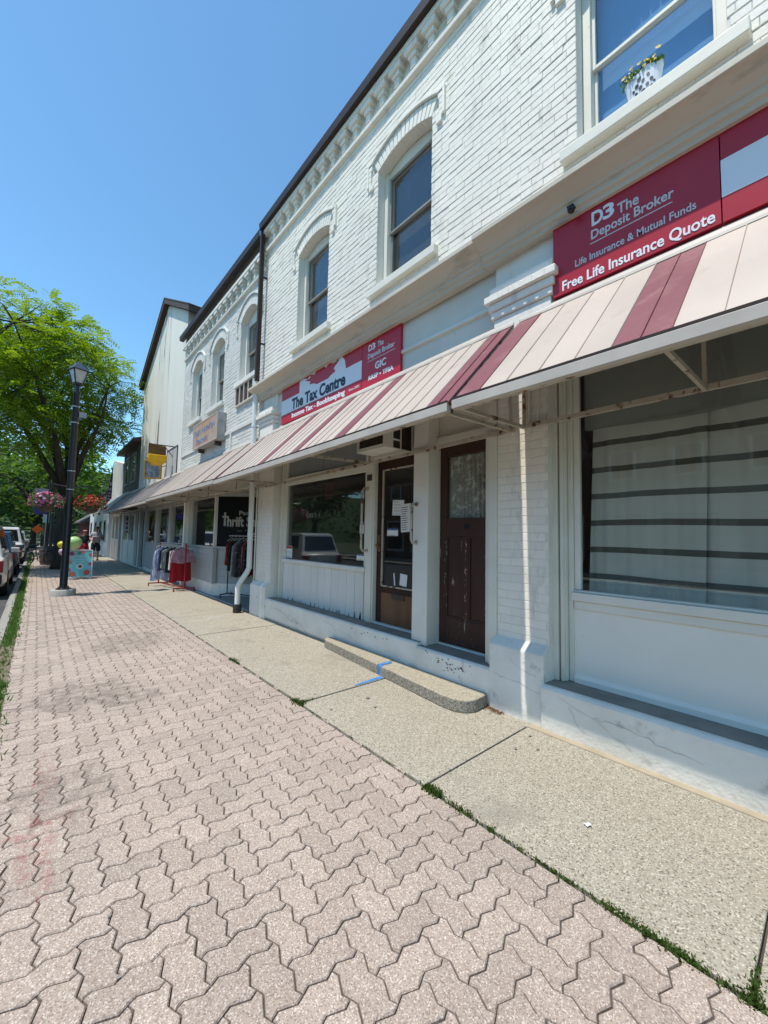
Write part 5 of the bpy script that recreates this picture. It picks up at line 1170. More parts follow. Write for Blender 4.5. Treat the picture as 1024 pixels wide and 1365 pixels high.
# ================================================================== across the street (seen mirrored in the shop glass)
def opposite(label, y0, y1, h, m, shop):
    t = thing('opposite_building', label, 'building', (-17, (y0+y1)/2, 0)); xo = -13.4
    b = MB(); b.box(xo-8, xo, y0, y1, 0, h); b.build('wall', m, t)
    b = MB(); b.box(xo-8.1, xo+.25, y0, y1, h, h+.3); b.build('parapet', M['trim'], t)
    n_ = int((y1-y0)/2.4)
    for k in range(n_):
        y = y0+(k+.5)*(y1-y0)/n_; b = MB(); b.box(xo, xo+.05, y-.55, y+.55, 4.4, 6.1); w_ = b.build('window', M['white'], t); b = MB(); b.box(xo+.045, xo+.06, y-.45, y+.45, 4.5, 6.0); b.build('glass_pane', M['carglass'], w_)
        b = MB(); b.box(xo, xo+.05, y-.95, y+.95, .5, 2.8); w_ = b.build('shop_window', shop, t); b = MB(); b.box(xo+.045, xo+.06, y-.85, y+.85, .7, 2.7); b.build('glass_pane', M['carglass'], w_)
opposite('red brick shop across the street mirrored in the tax shop glass', 8, 26, 7.0, surf('red_brick_far', (.20, .085, .06), (.15, .065, .045), 3, .9), M['white'])
opposite('buff building across the street mirrored in the near shop glass', -12, 7.8, 6.4, surf('buff_render_far', (.40, .36, .29), (.34, .31, .25), 1, .9), M['brownsoffit'])
# ================================================================== trees
def leaf_cards(b, centre, rx, rz, n, size, frond=True, rnd=random):
    for k in range(n):
        while True:
            p = Vector((rnd.uniform(-1, 1), rnd.uniform(-1, 1), rnd.uniform(-1, 1)))
            if p.length <= 1: break
        if p.length > 1e-3 and rnd.random() < .6: p = p.normalized()*(p.length**.45)
        c = Vector(centre)+Vector((p.x*rx, p.y*rx, p.z*rz))
        out = Vector((p.x, p.y, p.z*.35))
        d = (out*1.0+Vector((rnd.gauss(0, .5), rnd.gauss(0, .5), rnd.gauss(-.12, .35))))
        d = d.normalized() if d.length > .01 else Vector((1, 0, 0))
        up = Vector((rnd.gauss(0, .35), rnd.gauss(0, .35), 1)); s = d.cross(up)
        s = s.normalized() if s.length > .01 else Vector((0, 1, 0))
        if frond:      # drooping compound leaf: paired leaflets on a rachis
            L = size*rnd.uniform(.7, 1.25); m = 5
            for j in range(m):
                u = (j+.6)/m; q = c+d*L*u-Vector((0, 0, 1))*(L*.30*u*u); lw = L*.30*(1-.35*abs(u-.45)); lt = L*.085
                for sg in (-1, 1):
                    e = q+s*sg*lw+d*lw*.25-Vector((0, 0, .02*lw/.1))
                    b.add([q-d*lt*.5, (q+e)/2-d*lt*.9, e, (q+e)/2+d*lt*.9], [(0, 1, 2, 3)])
        else:
            L = size*rnd.uniform(.6, 1.3); w_ = L*.42
            b.add([c, c+d*L*.45+s*w_, c+d*L, c+d*L*.45-s*w_], [(0, 1, 2, 3)])
def tree(name, label, base, h, trunk_r, fork, crown, nclump, per, leaf, mat, frond=False, limbs=5, seed=1, group=None, clump=(1.0, .6)):
    rnd = random.Random(seed); base = Vector(base)
    t = thing(name, label, 'tree', base, group)
    cx, cy, cz_, rx, ry, rz = crown; cc = base+Vector((cx, cy, cz_))
    tr = MB(); tr.tube([base+Vector((0, 0, -.05)), base+Vector((.02, 0, .25)), base+Vector((0, .03, fork*.5)), base+Vector((.05, 0, fork))], [trunk_r*1.45, trunk_r*1.1, trunk_r, trunk_r*.95], 12, True)
    tips = []; top = base+Vector((.05, 0, fork-.1))
    lm = MB()
    for k in range(limbs):
        a = k*6.283/limbs+rnd.uniform(-.4, .4); r = rnd.uniform(.45, .8)
        e = cc+Vector((rx*r*math.cos(a), ry*r*math.sin(a), rz*rnd.uniform(-.2, .55)))
        m1 = top.lerp(e, .35)+Vector((rnd.gauss(0, .15), rnd.gauss(0, .15), .3)); m2 = top.lerp(e, .7)+Vector((rnd.gauss(0, .2), rnd.gauss(0, .2), .2))
        r0 = trunk_r*.55; lm.tube([top, m1, m2, e], [r0, r0*.7, r0*.42, r0*.14], 7); tips += [m1, m2, e]
    b = MB()
    for k in range(nclump):
        while True:
            p = Vector((rnd.uniform(-1, 1), rnd.uniform(-1, 1), rnd.uniform(-1, 1)))
            if .35 < p.length <= 1: break
        c = cc+Vector((p.x*rx, p.y*ry, p.z*rz))
        s = rnd.uniform(.65, 1.2)
        near = min(tips, key=lambda q: (q-c).length)
        mid = near.lerp(c, .55)+Vector((0, 0, rnd.uniform(-.1, .25))); lm.tube([near, mid, c], [trunk_r*.13, trunk_r*.08, trunk_r*.03], 5)
        leaf_cards(b, c, clump[0]*s, clump[1]*s, int(per*s), leaf, frond, rnd)
    tk = tr.build('trunk', M['bark'], t, smooth=True); lm.build('limbs', M['bark'], tk, smooth=True); b.build('crown', mat, t, recalc=False)
    return t
tree('honey_locust_tree', 'tall bright green feathery-leaved tree behind the near lamp post', (.78, 21.0, 0), 11.5, .25, 3.0, (-.9, .3, 7.65, 3.4, 4.1, 3.0), 98, 74, .46, M['leafA'], True, 6, 3, clump=(1.05, .5))
tree('street_tree', 'mid green tree standing past the honey locust by the kerb', (.4, 34, 0), 8, .2, 2.4, (-.5, 0, 5.6, 3.6, 4, 3.0), 60, 70, .30, M['leafB'], False, 5, 5, 'trees down the street')
tree('street_tree', 'dark green tree farther along the kerb above the parked cars', (-.2, 47, 0), 9, .24, 2.2, (-1, 0, 6.0, 4.6, 4.6, 3.8), 66, 70, .38, M['leafC'], False, 5, 6, 'trees down the street')
tree('street_tree', 'leafy tree rising behind the low white building', (6.2, 44, 0), 8, .22, 2.6, (0, 0, 5.2, 3.6, 3.6, 2.8), 54, 70, .34, M['leafB'], False, 5, 7, 'trees down the street')
tree('street_tree', 'broad dark tree over the far end of the road', (-6, 62, 0), 11, .3, 3.0, (0, 0, 6.8, 6.5, 6, 4.6), 90, 64, .46, M['leafC'], False, 6, 8, 'trees down the street')
tree('street_tree', 'tall tree on the opposite side of the street beyond the cars', (-10.8, 52, 0), 12, .3, 3.0, (0, 0, 7.5, 5.5, 5.5, 5), 80, 62, .46, M['leafB'], False, 6, 9, 'trees down the street')
tree('street_tree', 'dark tree at the bend beyond the grey-roofed building', (1.5, 70, 0), 12, .3, 2.6, (0, 0, 6.6, 6.2, 6, 5), 88, 60, .5, M['leafC'], False, 6, 10, 'trees down the street')
tree('street_tree', 'nearer tree across the street mirrored in the shop glass', (-11.2, 30, 0), 9, .25, 2.6, (0, 0, 5.8, 3.6, 4, 3.2), 46, 60, .4, M['leafC'], False, 5, 11, 'trees down the street')
b = MB(); rr = random.Random(4)          # wooded slope closing the street
for k in range(330):
    x = rr.uniform(-70, 60); y = rr.uniform(92, 150); z = 3+(y-92)*.14+rr.random()*6
    leaf_cards(b, (x, y, z), 4.2, 3.4, 38, 1.35, False, rr)
b.build('far_wood', M['leafC'], recalc=False, label='wooded slope closing the far end of the street', cat='wood', kind='stuff')
b = MB(); b.prism([(90, -.3), (200, 26), (400, 30), (400, -.3)], 'x', -160, 160); b.build('hill', surf('wooded_hill', (.03, .055, .016), (.045, .075, .02), .3, .95), kind='structure')

# ================================================================== lamp posts
def lamp(label, x, y, baskets=False, banner=False):
    t = thing('street_lamp', label, 'street lamp', (x, y, 0), 'street lamps on the pavement')
    b = MB(); b.lathe([(.25, -.05), (.25, .125), (.235, .145), (.0, .148)], (x, y, 0), 28, caps=False); b.build('footing', M['footing'], t, auto=40)
    b = MB(); b.lathe([(.15, .148), (.15, .165), (.10, .172), (.085, .20), (.078, .22), (.075, 2.5), (.066, 4.9), (.075, 4.92), (.075, 4.98), (.055, 5.0), (.05, 5.12), (.11, 5.16), (.11, 5.18)], (x, y, 0), 18); b.build('post', M['black'], t, auto=35)
    for k in range(4):
        b = MB(); a = k*1.571+.6; b.lathe([(.022, .148), (.022, .19), (.012, .195), (.012, .21)], (x+.115*math.cos(a), y+.115*math.sin(a), 0), 8); b.build('anchor_bolt', M['iron'], t)
    for z in (2.55, 3.0, 4.2, 4.6):
        b = MB(); b.lathe([(.079, z-.012), (.079, z+.012)], (x, y, 0), 16); b.build('steel_band', M['alloy'], t)
    a0 = R(20)
    def sq(r, z): return [(x+r*math.cos(a0+R(45)+k*R(90)), y+r*math.sin(a0+R(45)+k*R(90)), z) for k in range(4)]
    lo, hi = sq(.115, 5.19), sq(.215, 5.52)
    b = MB()
    for k in range(4): b.bar(lo[k], hi[k], .022); b.bar(lo[k], lo[(k+1) % 4], .022); b.bar(hi[k], hi[(k+1) % 4], .03)
    ln = b.build('lantern', M['black'], t)
    b = MB(); l2, h2 = sq(.105, 5.195), sq(.205, 5.515); b.add(l2+h2, [(k, (k+1) % 4, 4+(k+1) % 4, 4+k) for k in range(4)]+[(0, 1, 2, 3)]); b.build('lantern_glass', surf('frosted_lamp_glass', (.42, .42, .36), (.5, .5, .45), 6, .25), ln)
    b = MB(); r0, r1, r2 = sq(.25, 5.52), sq(.10, 5.67), sq(.05, 5.69); b.add(r0+r1+r2+[(x, y, 5.76)], [(k, (k+1) % 4, 4+(k+1) % 4, 4+k) for k in range(4)]+[(4+k, 4+(k+1) % 4, 8+(k+1) % 4, 8+k) for k in range(4)]+[(8+k, 8+(k+1) % 4, 12) for k in range(4)]+[(3, 2, 1, 0)]); b.build('lantern_roof', surf('grey_blue_metal', (.10, .12, .15), None, rough=.3, metal=.5), ln)
    b = MB(); b.box(x+.07, x+.22, y-.05, y+.05, 4.36, 4.48); b.build('photocell_box', plain('pale_box', (.35, .36, .38)), t)
    for sg in (-1, 1):
        b = MB(); b.tube([(x+sg*.07, y, 2.62), (x+sg*.40, y, 2.66), (x+sg*.42, y, 2.60)], .012, 6); b.build('basket_arm', M['black'], t)
    return t
lamp('black post-top street lamp with flower baskets beside the sandwich board', .555, 12.3)
lamp('farther black street lamp half hidden by the tree', .62, 29.0)
def basket(label, x, y, z, mats, seed):
    r = random.Random(seed); t = thing('hanging_basket', label, 'flower basket', (x, y, z-.2), 'flower baskets hung on the near lamp')
    b = MB(); b.lathe([(.05, -.22), (.14, -.17), (.19, -.06), (.20, .0)], (x, y, z), 16); b.build('basket', plain('basket_fibre', (.07, .05, .03)), t)
    b = MB()
    for k in range(3): b.tube([(x+.18*math.cos(k*2.1), y+.18*math.sin(k*2.1), z), (x, y, z+.40)], .004, 4)
    b.build('chain', M['iron'], t)
    f = MB(); fl = [MB() for _ in mats]
    for k in range(420):
        a = r.uniform(0, 6.283); e = r.uniform(-.75, 1.25); rad = .23+.07*r.random()
        c = Vector((x+rad*1.08*math.cos(e*.9)*math.cos(a), y+rad*math.cos(e*.9)*math.sin(a), z+.02+rad*.62*math.sin(e))); d = (c-Vector((x, y, z))).normalized()
        d = (d+Vector((r.gauss(0, .5), r.gauss(0, .5), r.gauss(-.2, .5)))).normalized(); s = d.orthogonal().normalized(); L = r.uniform(.035, .065)
        f.add([c, c+d*L*.5+s*L*.3, c+d*L, c+d*L*.5-s*L*.3], [(0, 1, 2, 3)])
    for k in range(150):
        a = r.uniform(0, 6.283); e = r.uniform(-.7, 1.3); rad = .275+.05*r.random(); c = Vector((x+rad*1.1*math.cos(e*.9)*math.cos(a), y+rad*math.cos(e*.9)*math.sin(a), z+.03+rad*.66*math.sin(e)))
        nrm = (c-Vector((x, y, z))).normalized(); u = nrm.orthogonal().normalized(); w_ = nrm.cross(u); q = fl[0 if r.random() < .7 else -1]; s = r.uniform(.022, .036)
        q.add([c+nrm*.004]+[c+nrm*.018+(u*math.cos(j*1.2566)+w_*math.sin(j*1.2566))*s for j in range(5)], [(0, 1+j, 1+(j+1) % 5) for j in range(5)])
    f.build('foliage', M['moss'], t, recalc=False, kind='stuff')
    for q, m in zip(fl, mats): q.build('blooms', m, t, recalc=False, kind='stuff')
pk = plain('pink_petal', (.55, .08, .22)); lp = plain('pale_pink_petal', (.62, .30, .42)); rd = plain('red_petal', (.45, .015, .012)); wp_ = plain('orange_red_petal', (.5, .08, .02))
basket('basket of pink petunias hanging on the road side of the lamp', .135, 12.3, 2.20, (pk, lp), 1)
basket('basket of red flowers hanging on the shop side of the lamp', .975, 12.3, 2.20, (rd, wp_), 2)

# street signs far off by the kerb
t = thing('construction_sign', 'orange diamond road works sign beside the parked cars', 'sign', (.02, 31, 0))
b = MB(); b.tube([(.02, 31, 0), (.02, 31, 1.7)], .02, 6); b.build('post', M['alloy'], t)
b = MB(); b.prism([(.02-.27, 1.62), (.02, 1.88), (.29, 1.62), (.02, 1.36)], 'y', 30.95, 30.97); b.build('sign_panel', plain('orange_sign', (.62, .12, .01)), t)
t = thing('parking_sign', 'small pale blue parking sign on a thin pole', 'sign', (.36, 30, 0)); b = MB(); b.tube([(.36, 30, 0), (.36, 30, 2.9)], .022, 6); b.build('post', M['alloy'], t); b = MB(); b.box(.22, .5, 29.95, 29.97, 2.0, 2.6); b.build('sign_panel', plain('pale_blue_sign', (.36, .5, .58)), t)
t = thing('street_banner', 'purple and white street banner left of the pink flower basket', 'banner', (.08, 27.5, 2.3)); b = MB(); b.tube([(.4, 27.5, -.0), (.4, 27.5, 4.2)], .04, 8); b.build('post', M['black'], t); b = MB(); b.box(-.18, .36, 27.48, 27.5, 2.4, 3.1); b.build('lower_cloth', plain('violet_banner', (.07, .06, .22)), t); b = MB(); b.box(-.18, .36, 27.48, 27.5, 3.1, 3.75); b.build('upper_cloth', plain('lilac_banner', (.5, .42, .52)), t)

# ================================================================== sandwich board and balloons
t = thing('sandwich_board', 'turquoise sandwich board with painted flowers on the pavement', 'sign', (1.13, 16.5, 0))
tq = surf('turquoise_poster', (.10, .42, .46), (.20, .52, .56), 3, .5, c3=(.62, .44, .46), s3=2.6, lo3=.58, hi3=.62)
for nm, yb, yt in (('front_board', 16.33, 16.50), ('back_board', 16.77, 16.56)):
    b = MB(); ang = math.atan2(yt-yb, .88); Mx = Matrix.Translation((1.13, (yb+yt)/2, .49)) @ Matrix.Rotation(-ang, 4, 'X'); b.obox(Mx, .64, .02, .88); pn = b.build(nm, tq, t)
    for q in ((-.315, 0, .03, .90), (.315, 0, .03, .90), (0, .435, .60, .03)):
        b = MB(); b.obox(Mx @ Matrix.Translation((q[0], -.003 if nm[0] == 'f' else .003, q[1])), q[2], .03, q[3]); b.build('board_frame', plain('white_frame', (.66, .64, .64)), pn)
    if nm[0] == 'f':
        for (x, z, r_, c) in ((-.2, -.34, .075, (.55, .13, .07)), (.18, -.30, .085, (.60, .10, .06)), (.27, -.02, .05, (.42, .06, .09)), (-.27, .05, .05, (.48, .16, .16)), (-.22, .32, .06, (.22, .06, .2)), (.05, .40, .08, (.5, .22, .22)), (-.28, -.2, .05, (.30, .12, .24)), (.27, .28, .05, (.45, .1, .12)), (.0, -.1, .085, (.72, .72, .66)), (.0, -.1, .05, (.10, .10, .03)), (-.03, .33, .035, (.03, .22, .16))):
            b = MB(); vs = [Mx @ Vector((x, -.0125-(.003 if r_ < .06 else 0), z))]+[Mx @ Vector((x+r_*(1+.18*(k % 2))*math.cos(k*.524), -.0125-(.003 if r_ < .06 else 0), z+r_*(1+.18*(k % 2))*math.sin(k*.524))) for k in range(12)]
            b.add(vs, [(0, 1+k, 1+(k+1) % 12) for k in range(12)]); b.build('painted_flower', plain('poster_%02d%02d%02d' % tuple(int(v*99) for v in c), c), pn, recalc=False)
        axq = (Vector((1, 0, 0)), (Mx.to_3x3() @ Vector((0, 0, 1))), (Mx.to_3x3() @ Vector((0, -1, 0))))
        b = MB()
        for z in (.22, .13, .06): b.obox(Mx @ Matrix.Translation((0, -.0125, z)), .34 if z > .2 else .26, .002, .022)
        b.build('print', plain('pale_print', (.42, .62, .62)), pn)
for sg in (-1, 1):
    b = MB(); b.box(1.13+sg*.27-.06, 1.13+sg*.27+.06, 16.28, 16.40, 0, .045); b.build('foot', M['paper'], t)
def balloon(label, c, r, m):
    t = thing('balloon', label, 'balloon', c, 'balloons tied to the sandwich board'); b = MB(); x, y, z = c
    b.lathe([(.012, -1.22*r), (.02, -1.15*r), (.35*r, -.95*r), (.72*r, -.62*r), (.95*r, -.15*r), (1.0*r, .18*r), (.9*r, .55*r), (.6*r, .85*r), (.25*r, .98*r), (.0, 1.0*r)], c, 18, caps=False); b.build('skin', m, t, smooth=True)
    b = MB(); b.tube([(x, y, z-1.2*r), (1.0+(x-1)*.2, 16.45, .95)], .0035, 4); b.build('string', M['paper'], t)
balloon('large pale green and pink balloon above the sandwich board', (.93, 16.3, 1.16), .21, surf('green_pink_balloon', (.36, .58, .20), (.60, .50, .48), 1.6, .3, lo=.45, hi=.75, coat=.3))
balloon('small yellow balloon by the lamp post', (.62, 16.2, 1.10), .115, plain('yellow_balloon', (.6, .55, .03), .3)); balloon('small pink balloon low beside the lamp post', (.66, 16.15, .88), .115, plain('pink_balloon', (.58, .40, .5), .3))

# ================================================================== whisky-barrel planter and bicycle by the tree
t = thing('barrel_planter', 'weathered half-barrel planter beside the tree trunk', 'planter', (.52, 23.8, 0))
for k in range(18):
    a = k*6.283/18; b = MB(); q = []
    for r_, z in ((.33, 0), (.38, .28), (.40, .55), (.37, .85)):
        for da in (-.17, .17): q.append((.52+r_*math.cos(a+da), 23.8+r_*math.sin(a+da), z))
    b.add(q, [(0, 1, 3, 2), (2, 3, 5, 4), (4, 5, 7, 6)]); b.build('stave', plain('grey_stave', (.12, .10, .085)), t, recalc=False)
for z, r_ in ((.14, .362), (.62, .397)):
    b = MB(); b.lathe([(r_, z-.03), (r_+.004, z+.03)], (.52, 23.8, 0), 24, caps=False); b.build('hoop', M['iron'], t)
b = MB(); b.lathe([(.355, .78), (.0, .80)], (.52, 23.8, 0), 18, caps=False); b.build('soil', M['soil'], t)
def bicycle(label, x, y, az, c):
    t = thing('bicycle', label, 'bicycle', (x, y, 0)); Mz = Matrix.Translation((x, y, 0)) @ Matrix.Rotation(az, 4, 'Z') @ Matrix.Rotation(R(7), 4, 'Y')
    P = lambda u, v, s=0: tuple(Mz @ Vector((s, u, v)))
    for u in (-.52, .52):
        b = MB(); b.tube([P(u+.335*math.cos(k*6.283/24), .34+.335*math.sin(k*6.283/24)) for k in range(25)], .018, 6, False); wv = b.build('wheel', M['tyre'], t)
        b = MB(); b.tube([P(u+.31*math.cos(k*6.283/24), .34+.31*math.sin(k*6.283/24)) for k in range(25)], .008, 5, False)
        for k in range(14): b.tube([P(u, .34), P(u+.31*math.cos(k*.4488), .34+.31*math.sin(k*.4488))], .002, 3)
        b.build('rim', M['alloy'], wv)
    b = MB(); S, H_, Bk, Rr_, Ff = P(-.18, .78), P(.36, .80), P(-.05, .30), P(-.52, .34), P(.52, .34)
    for p, q in ((S, H_), (Bk, H_), (Bk, S), (S, Rr_), (Bk, Rr_), (H_, Ff), (P(.33, .93), H_)): b.tube([p, q], .016, 6)
    b.build('frame', plain('bike_paint', c, .35), t)
    b = MB(); b.tube([P(.40, 1.0, -.28), P(.34, .97, -.1), P(.33, .94), P(.34, .97, .1), P(.40, 1.0, .28)], .013, 6); b.build('handlebar', M['plastic'], t)
    b = MB(); b.tube([S, P(-.21, .88)], .014, 6); b.prism([P(-.36, .90)[:2]]*0+[(0, 0), (1, 0), (0, 1)], 'z', -9, -9.0001) if False else None; b.obox(Mz @ Matrix.Translation((0, -.22, .91)), .13, .26, .05); b.build('saddle', M['plastic'], t, bevel=.02)
    b = MB(); b.lathe([(.09, -.01), (.09, .01)], P(-.05, .30), 14, 'x'); b.tube([P(-.05, .30, -.07), P(.06, .20, -.08)], .01, 5); b.build('crank', M['iron'], t)
bicycle('dark bicycle leaning by the half-barrel planter at the kerb', .12, 23.2, R(-62), (.06, .07, .10))

# ================================================================== parked cars (tail towards the camera)
def car(label, x, yr, col_, h=1.75, L=4.6, w=1.82, kind='suv', group='cars parked along the kerb', tailc=True):
    t = thing('parked_car', label, 'car', (x, yr+L/2, -.13), group); z0 = -.13
    paint = surf('car_paint_%d' % int(sum(v*997 for v in col_)), col_, tuple(v*.95 for v in col_), 2, .28, spec=.5, coat=.6)
    belt = z0+h*.58; roof = z0+h; y0, y1 = yr, yr+L; hw = w/2
    # lofted body: sections across the car along its length (half width at floor/belt, height)
    sec = [(0.00, .90, z0+.42, belt-.10, .86), (0.03, .97, z0+.30, belt, .93), (0.15, 1.0, z0+.24, belt+.01, .96), (0.5, 1.0, z0+.22, belt, .96), (0.72, 1.0, z0+.24, belt-.02, .95), (0.80, .99, z0+.25, belt-.08, .93), (0.95, .95, z0+.28, belt-.18, .88), (1.0, .86, z0+.40, belt-.32, .80)]
    b = MB(); vs = []; n_ = 10
    for f_, a, zb, zt, ct in sec:
        y = y0+f_*L
        vs += [(x-hw*a*.93, y, zb), (x-hw*a, y, zb+.12), (x-hw*a, y, (zb+zt)/2+.05), (x-hw*ct, y, zt-.06), (x-hw*ct*.9, y, zt), (x+hw*ct*.9, y, zt), (x+hw*ct, y, zt-.06), (x+hw*a, y, (zb+zt)/2+.05), (x+hw*a, y, zb+.12), (x+hw*a*.93, y, zb)]
    m = len(sec); fs = [(i*n_+k, i*n_+(k+1) % n_, (i+1)*n_+(k+1) % n_, (i+1)*n_+k) for i in range(m-1) for k in range(n_)]+[tuple(range(n_))[::-1], tuple(range((m-1)*n_, m*n_))]
    b.add(vs, fs); b.build('body', paint, t, auto=38, bevel=.02)
    back = .04 if kind == 'suv' else .14
    cab = [(back, belt-.02, .90), (back+.05, roof-.06, .74), (back+.10, roof, .70), (.50, roof, .72), (.585, roof-.05, .74), (.73, belt-.03, .88)]
    b = MB(); vs = []
    for f_, z, a in cab: vs += [(x-hw*a, y0+f_*L, z), (x+hw*a, y0+f_*L, z)]
    k = len(cab); b.add(vs, [(2*i, 2*i+1, 2*i+3, 2*i+2) for i in range(k-1)]+[tuple(range(0, 2*k, 2)), tuple(range(1, 2*k, 2))[::-1]]); cb = b.build('cabin', paint, t, bevel=.03)
    def lerp(p, q, u): return p+(q-p)*u
    # glazing a few mm proud of the cabin skin
    b = MB(); f0, f1 = cab[0], cab[1]; e = .012
    q = []
    for u, s in ((.14, .86), (.90, .86)): 
        a = lerp(f0[2], f1[2], u)*s*hw; yy = y0+lerp(f0[0], f1[0], u)*L-e; z = lerp(f0[1], f1[1], u); q += [(x-a, yy, z), (x+a, yy, z)]
    b.add([q[0], q[1], q[3], q[2]], [(0, 1, 2, 3)]); b.build('rear_window', M['carglass'], cb, recalc=False)
    b = MB(); f0, f1 = cab[-1], cab[-2]; q = []
    for u, s in ((.12, .88), (.92, .88)):
        a = lerp(f0[2], f1[2], u)*s*hw; yy = y0+lerp(f0[0], f1[0], u)*L+e; z = lerp(f0[1], f1[1], u)+e; q += [(x-a, yy, z), (x+a, yy, z)]
    b.add([q[0], q[1], q[3], q[2]], [(0, 1, 2, 3)]); b.build('windscreen', M['carglass'], cb, recalc=False)
    for sg in (-1, 1):
        for g0, g1 in ((back+.075, .27), (.29, .44), (.455, .585)):
            b = MB(); vs = []
            for yy, u in ((g0, .16), (g1, .16), (g1 if g1 < .5 else g1-.05, .90), (g0+.02, .90)):
                a = lerp(.885, .735, u)*hw+.010; vs.append((x+sg*a, y0+yy*L, lerp(belt-.02, roof-.04, u)))
            b.add(vs, [(0, 1, 2, 3)]); b.build('side_window', M['carglass'], cb, recalc=False)
        b = MB(); zt = belt-.09; b.box(x+sg*(hw*.93), x+sg*(hw*.66), y0-.012, y0+.10, zt-.30, zt-.02) if kind == 'suv' else b.box(x+sg*(hw*.92), x+sg*(hw*.52), y0-.012, y0+.08, zt-.14, zt-.01); b.build('tail_lamp', M['tail'], t, bevel=.015)
        b = MB(); b.box(x+sg*hw*.94, x+sg*(hw+.14), y0+.60*L, y0+.60*L+.1, belt-.02, belt+.13); b.build('mirror', paint, t, bevel=.03)
        for fy in (.19, .80):
            wy = y0+fy*L; wr = .33 if kind == 'suv' else .30; b = MB(); s = sg
            b.lathe([(wr-.10, -.10), (wr-.02, -.11), (wr, -.08), (wr, .08), (wr-.02, .11), (wr-.10, .10)], (x+sg*(hw-.10), wy, z0+wr), 22, 'x'); tw_ = b.build('wheel', M['tyre'], t, auto=40)
            b = MB(); b.lathe([(wr-.10, .102), (.06, .085), (.0, .095)], (x+sg*(hw-.10), wy, z0+wr), 22, 'x', False) if sg > 0 else b.lathe([(wr-.10, -.102), (.06, -.085), (.0, -.095)], (x+sg*(hw-.10), wy, z0+wr), 22, 'x', False); b.build('rim', M['alloy'], tw_)
    b = MB(); b.box(x-hw*.92, x+hw*.92, y0-.035, y0+.10, z0+.36, z0+.60); b.build('bumper', M['plastic'] if kind == 'suv' else paint, t, bevel=.03)
    b = MB(); b.box(x-.26, x+.26, y0-.016, y0-.004+.01, z0+.70, z0+.83); b.build('licence_plate', M['paper'], t)
    return t
car('white sport utility vehicle parked nearest at the kerb, cut by the picture edge', -1.42, 13.2, (.60, .58, .54), 1.78, 4.7, 1.86)
car('dark blue car parked second from the camera', -1.40, 19.6, (.05, .09, .15), 1.62, 4.5, 1.82)
car('white van-like car parked third along the kerb', -1.36, 26.6, (.62, .62, .62), 1.82, 4.8, 1.88)
car('dark grey car parked fourth along the kerb', -1.36, 33.6, (.035, .038, .045), 1.5, 4.4, 1.8, 'saloon')
car('pale silver car parked farthest along the kerb', -1.36, 40.2, (.32, .33, .34), 1.6, 4.4, 1.8)

# ================================================================== people
def skin_mesh(name, pts, edges, radii, mat, parent, sub=2):
    og = _org(parent); me = bpy.data.meshes.new(name); me.from_pydata([tuple(Vector(p)-og) for p in pts], edges, [])
    ob = bpy.data.objects.new(name, me); col.objects.link(ob)
    md = ob.modifiers.new('skin', 'SKIN'); sv = me.skin_vertices[0].data
    for i, r_ in enumerate(radii): sv[i].radius = (r_, r_) if not isinstance(r_, tuple) else r_
    sv[0].use_root = True
    s = ob.modifiers.new('sub', 'SUBSURF'); s.levels = sub; s.render_levels = sub
    dg = bpy.context.evaluated_depsgraph_get(); m2 = bpy.data.meshes.new_from_object(ob.evaluated_get(dg)); bpy.data.objects.remove(ob); bpy.data.meshes.remove(me)
    m2.name = name; m2.materials.clear(); m2.materials.append(mat); m2.polygons.foreach_set('use_smooth', [True]*len(m2.polygons))
    o = bpy.data.objects.new(name, m2); col.objects.link(o); o.parent = parent; ORG[o.name] = og; return o
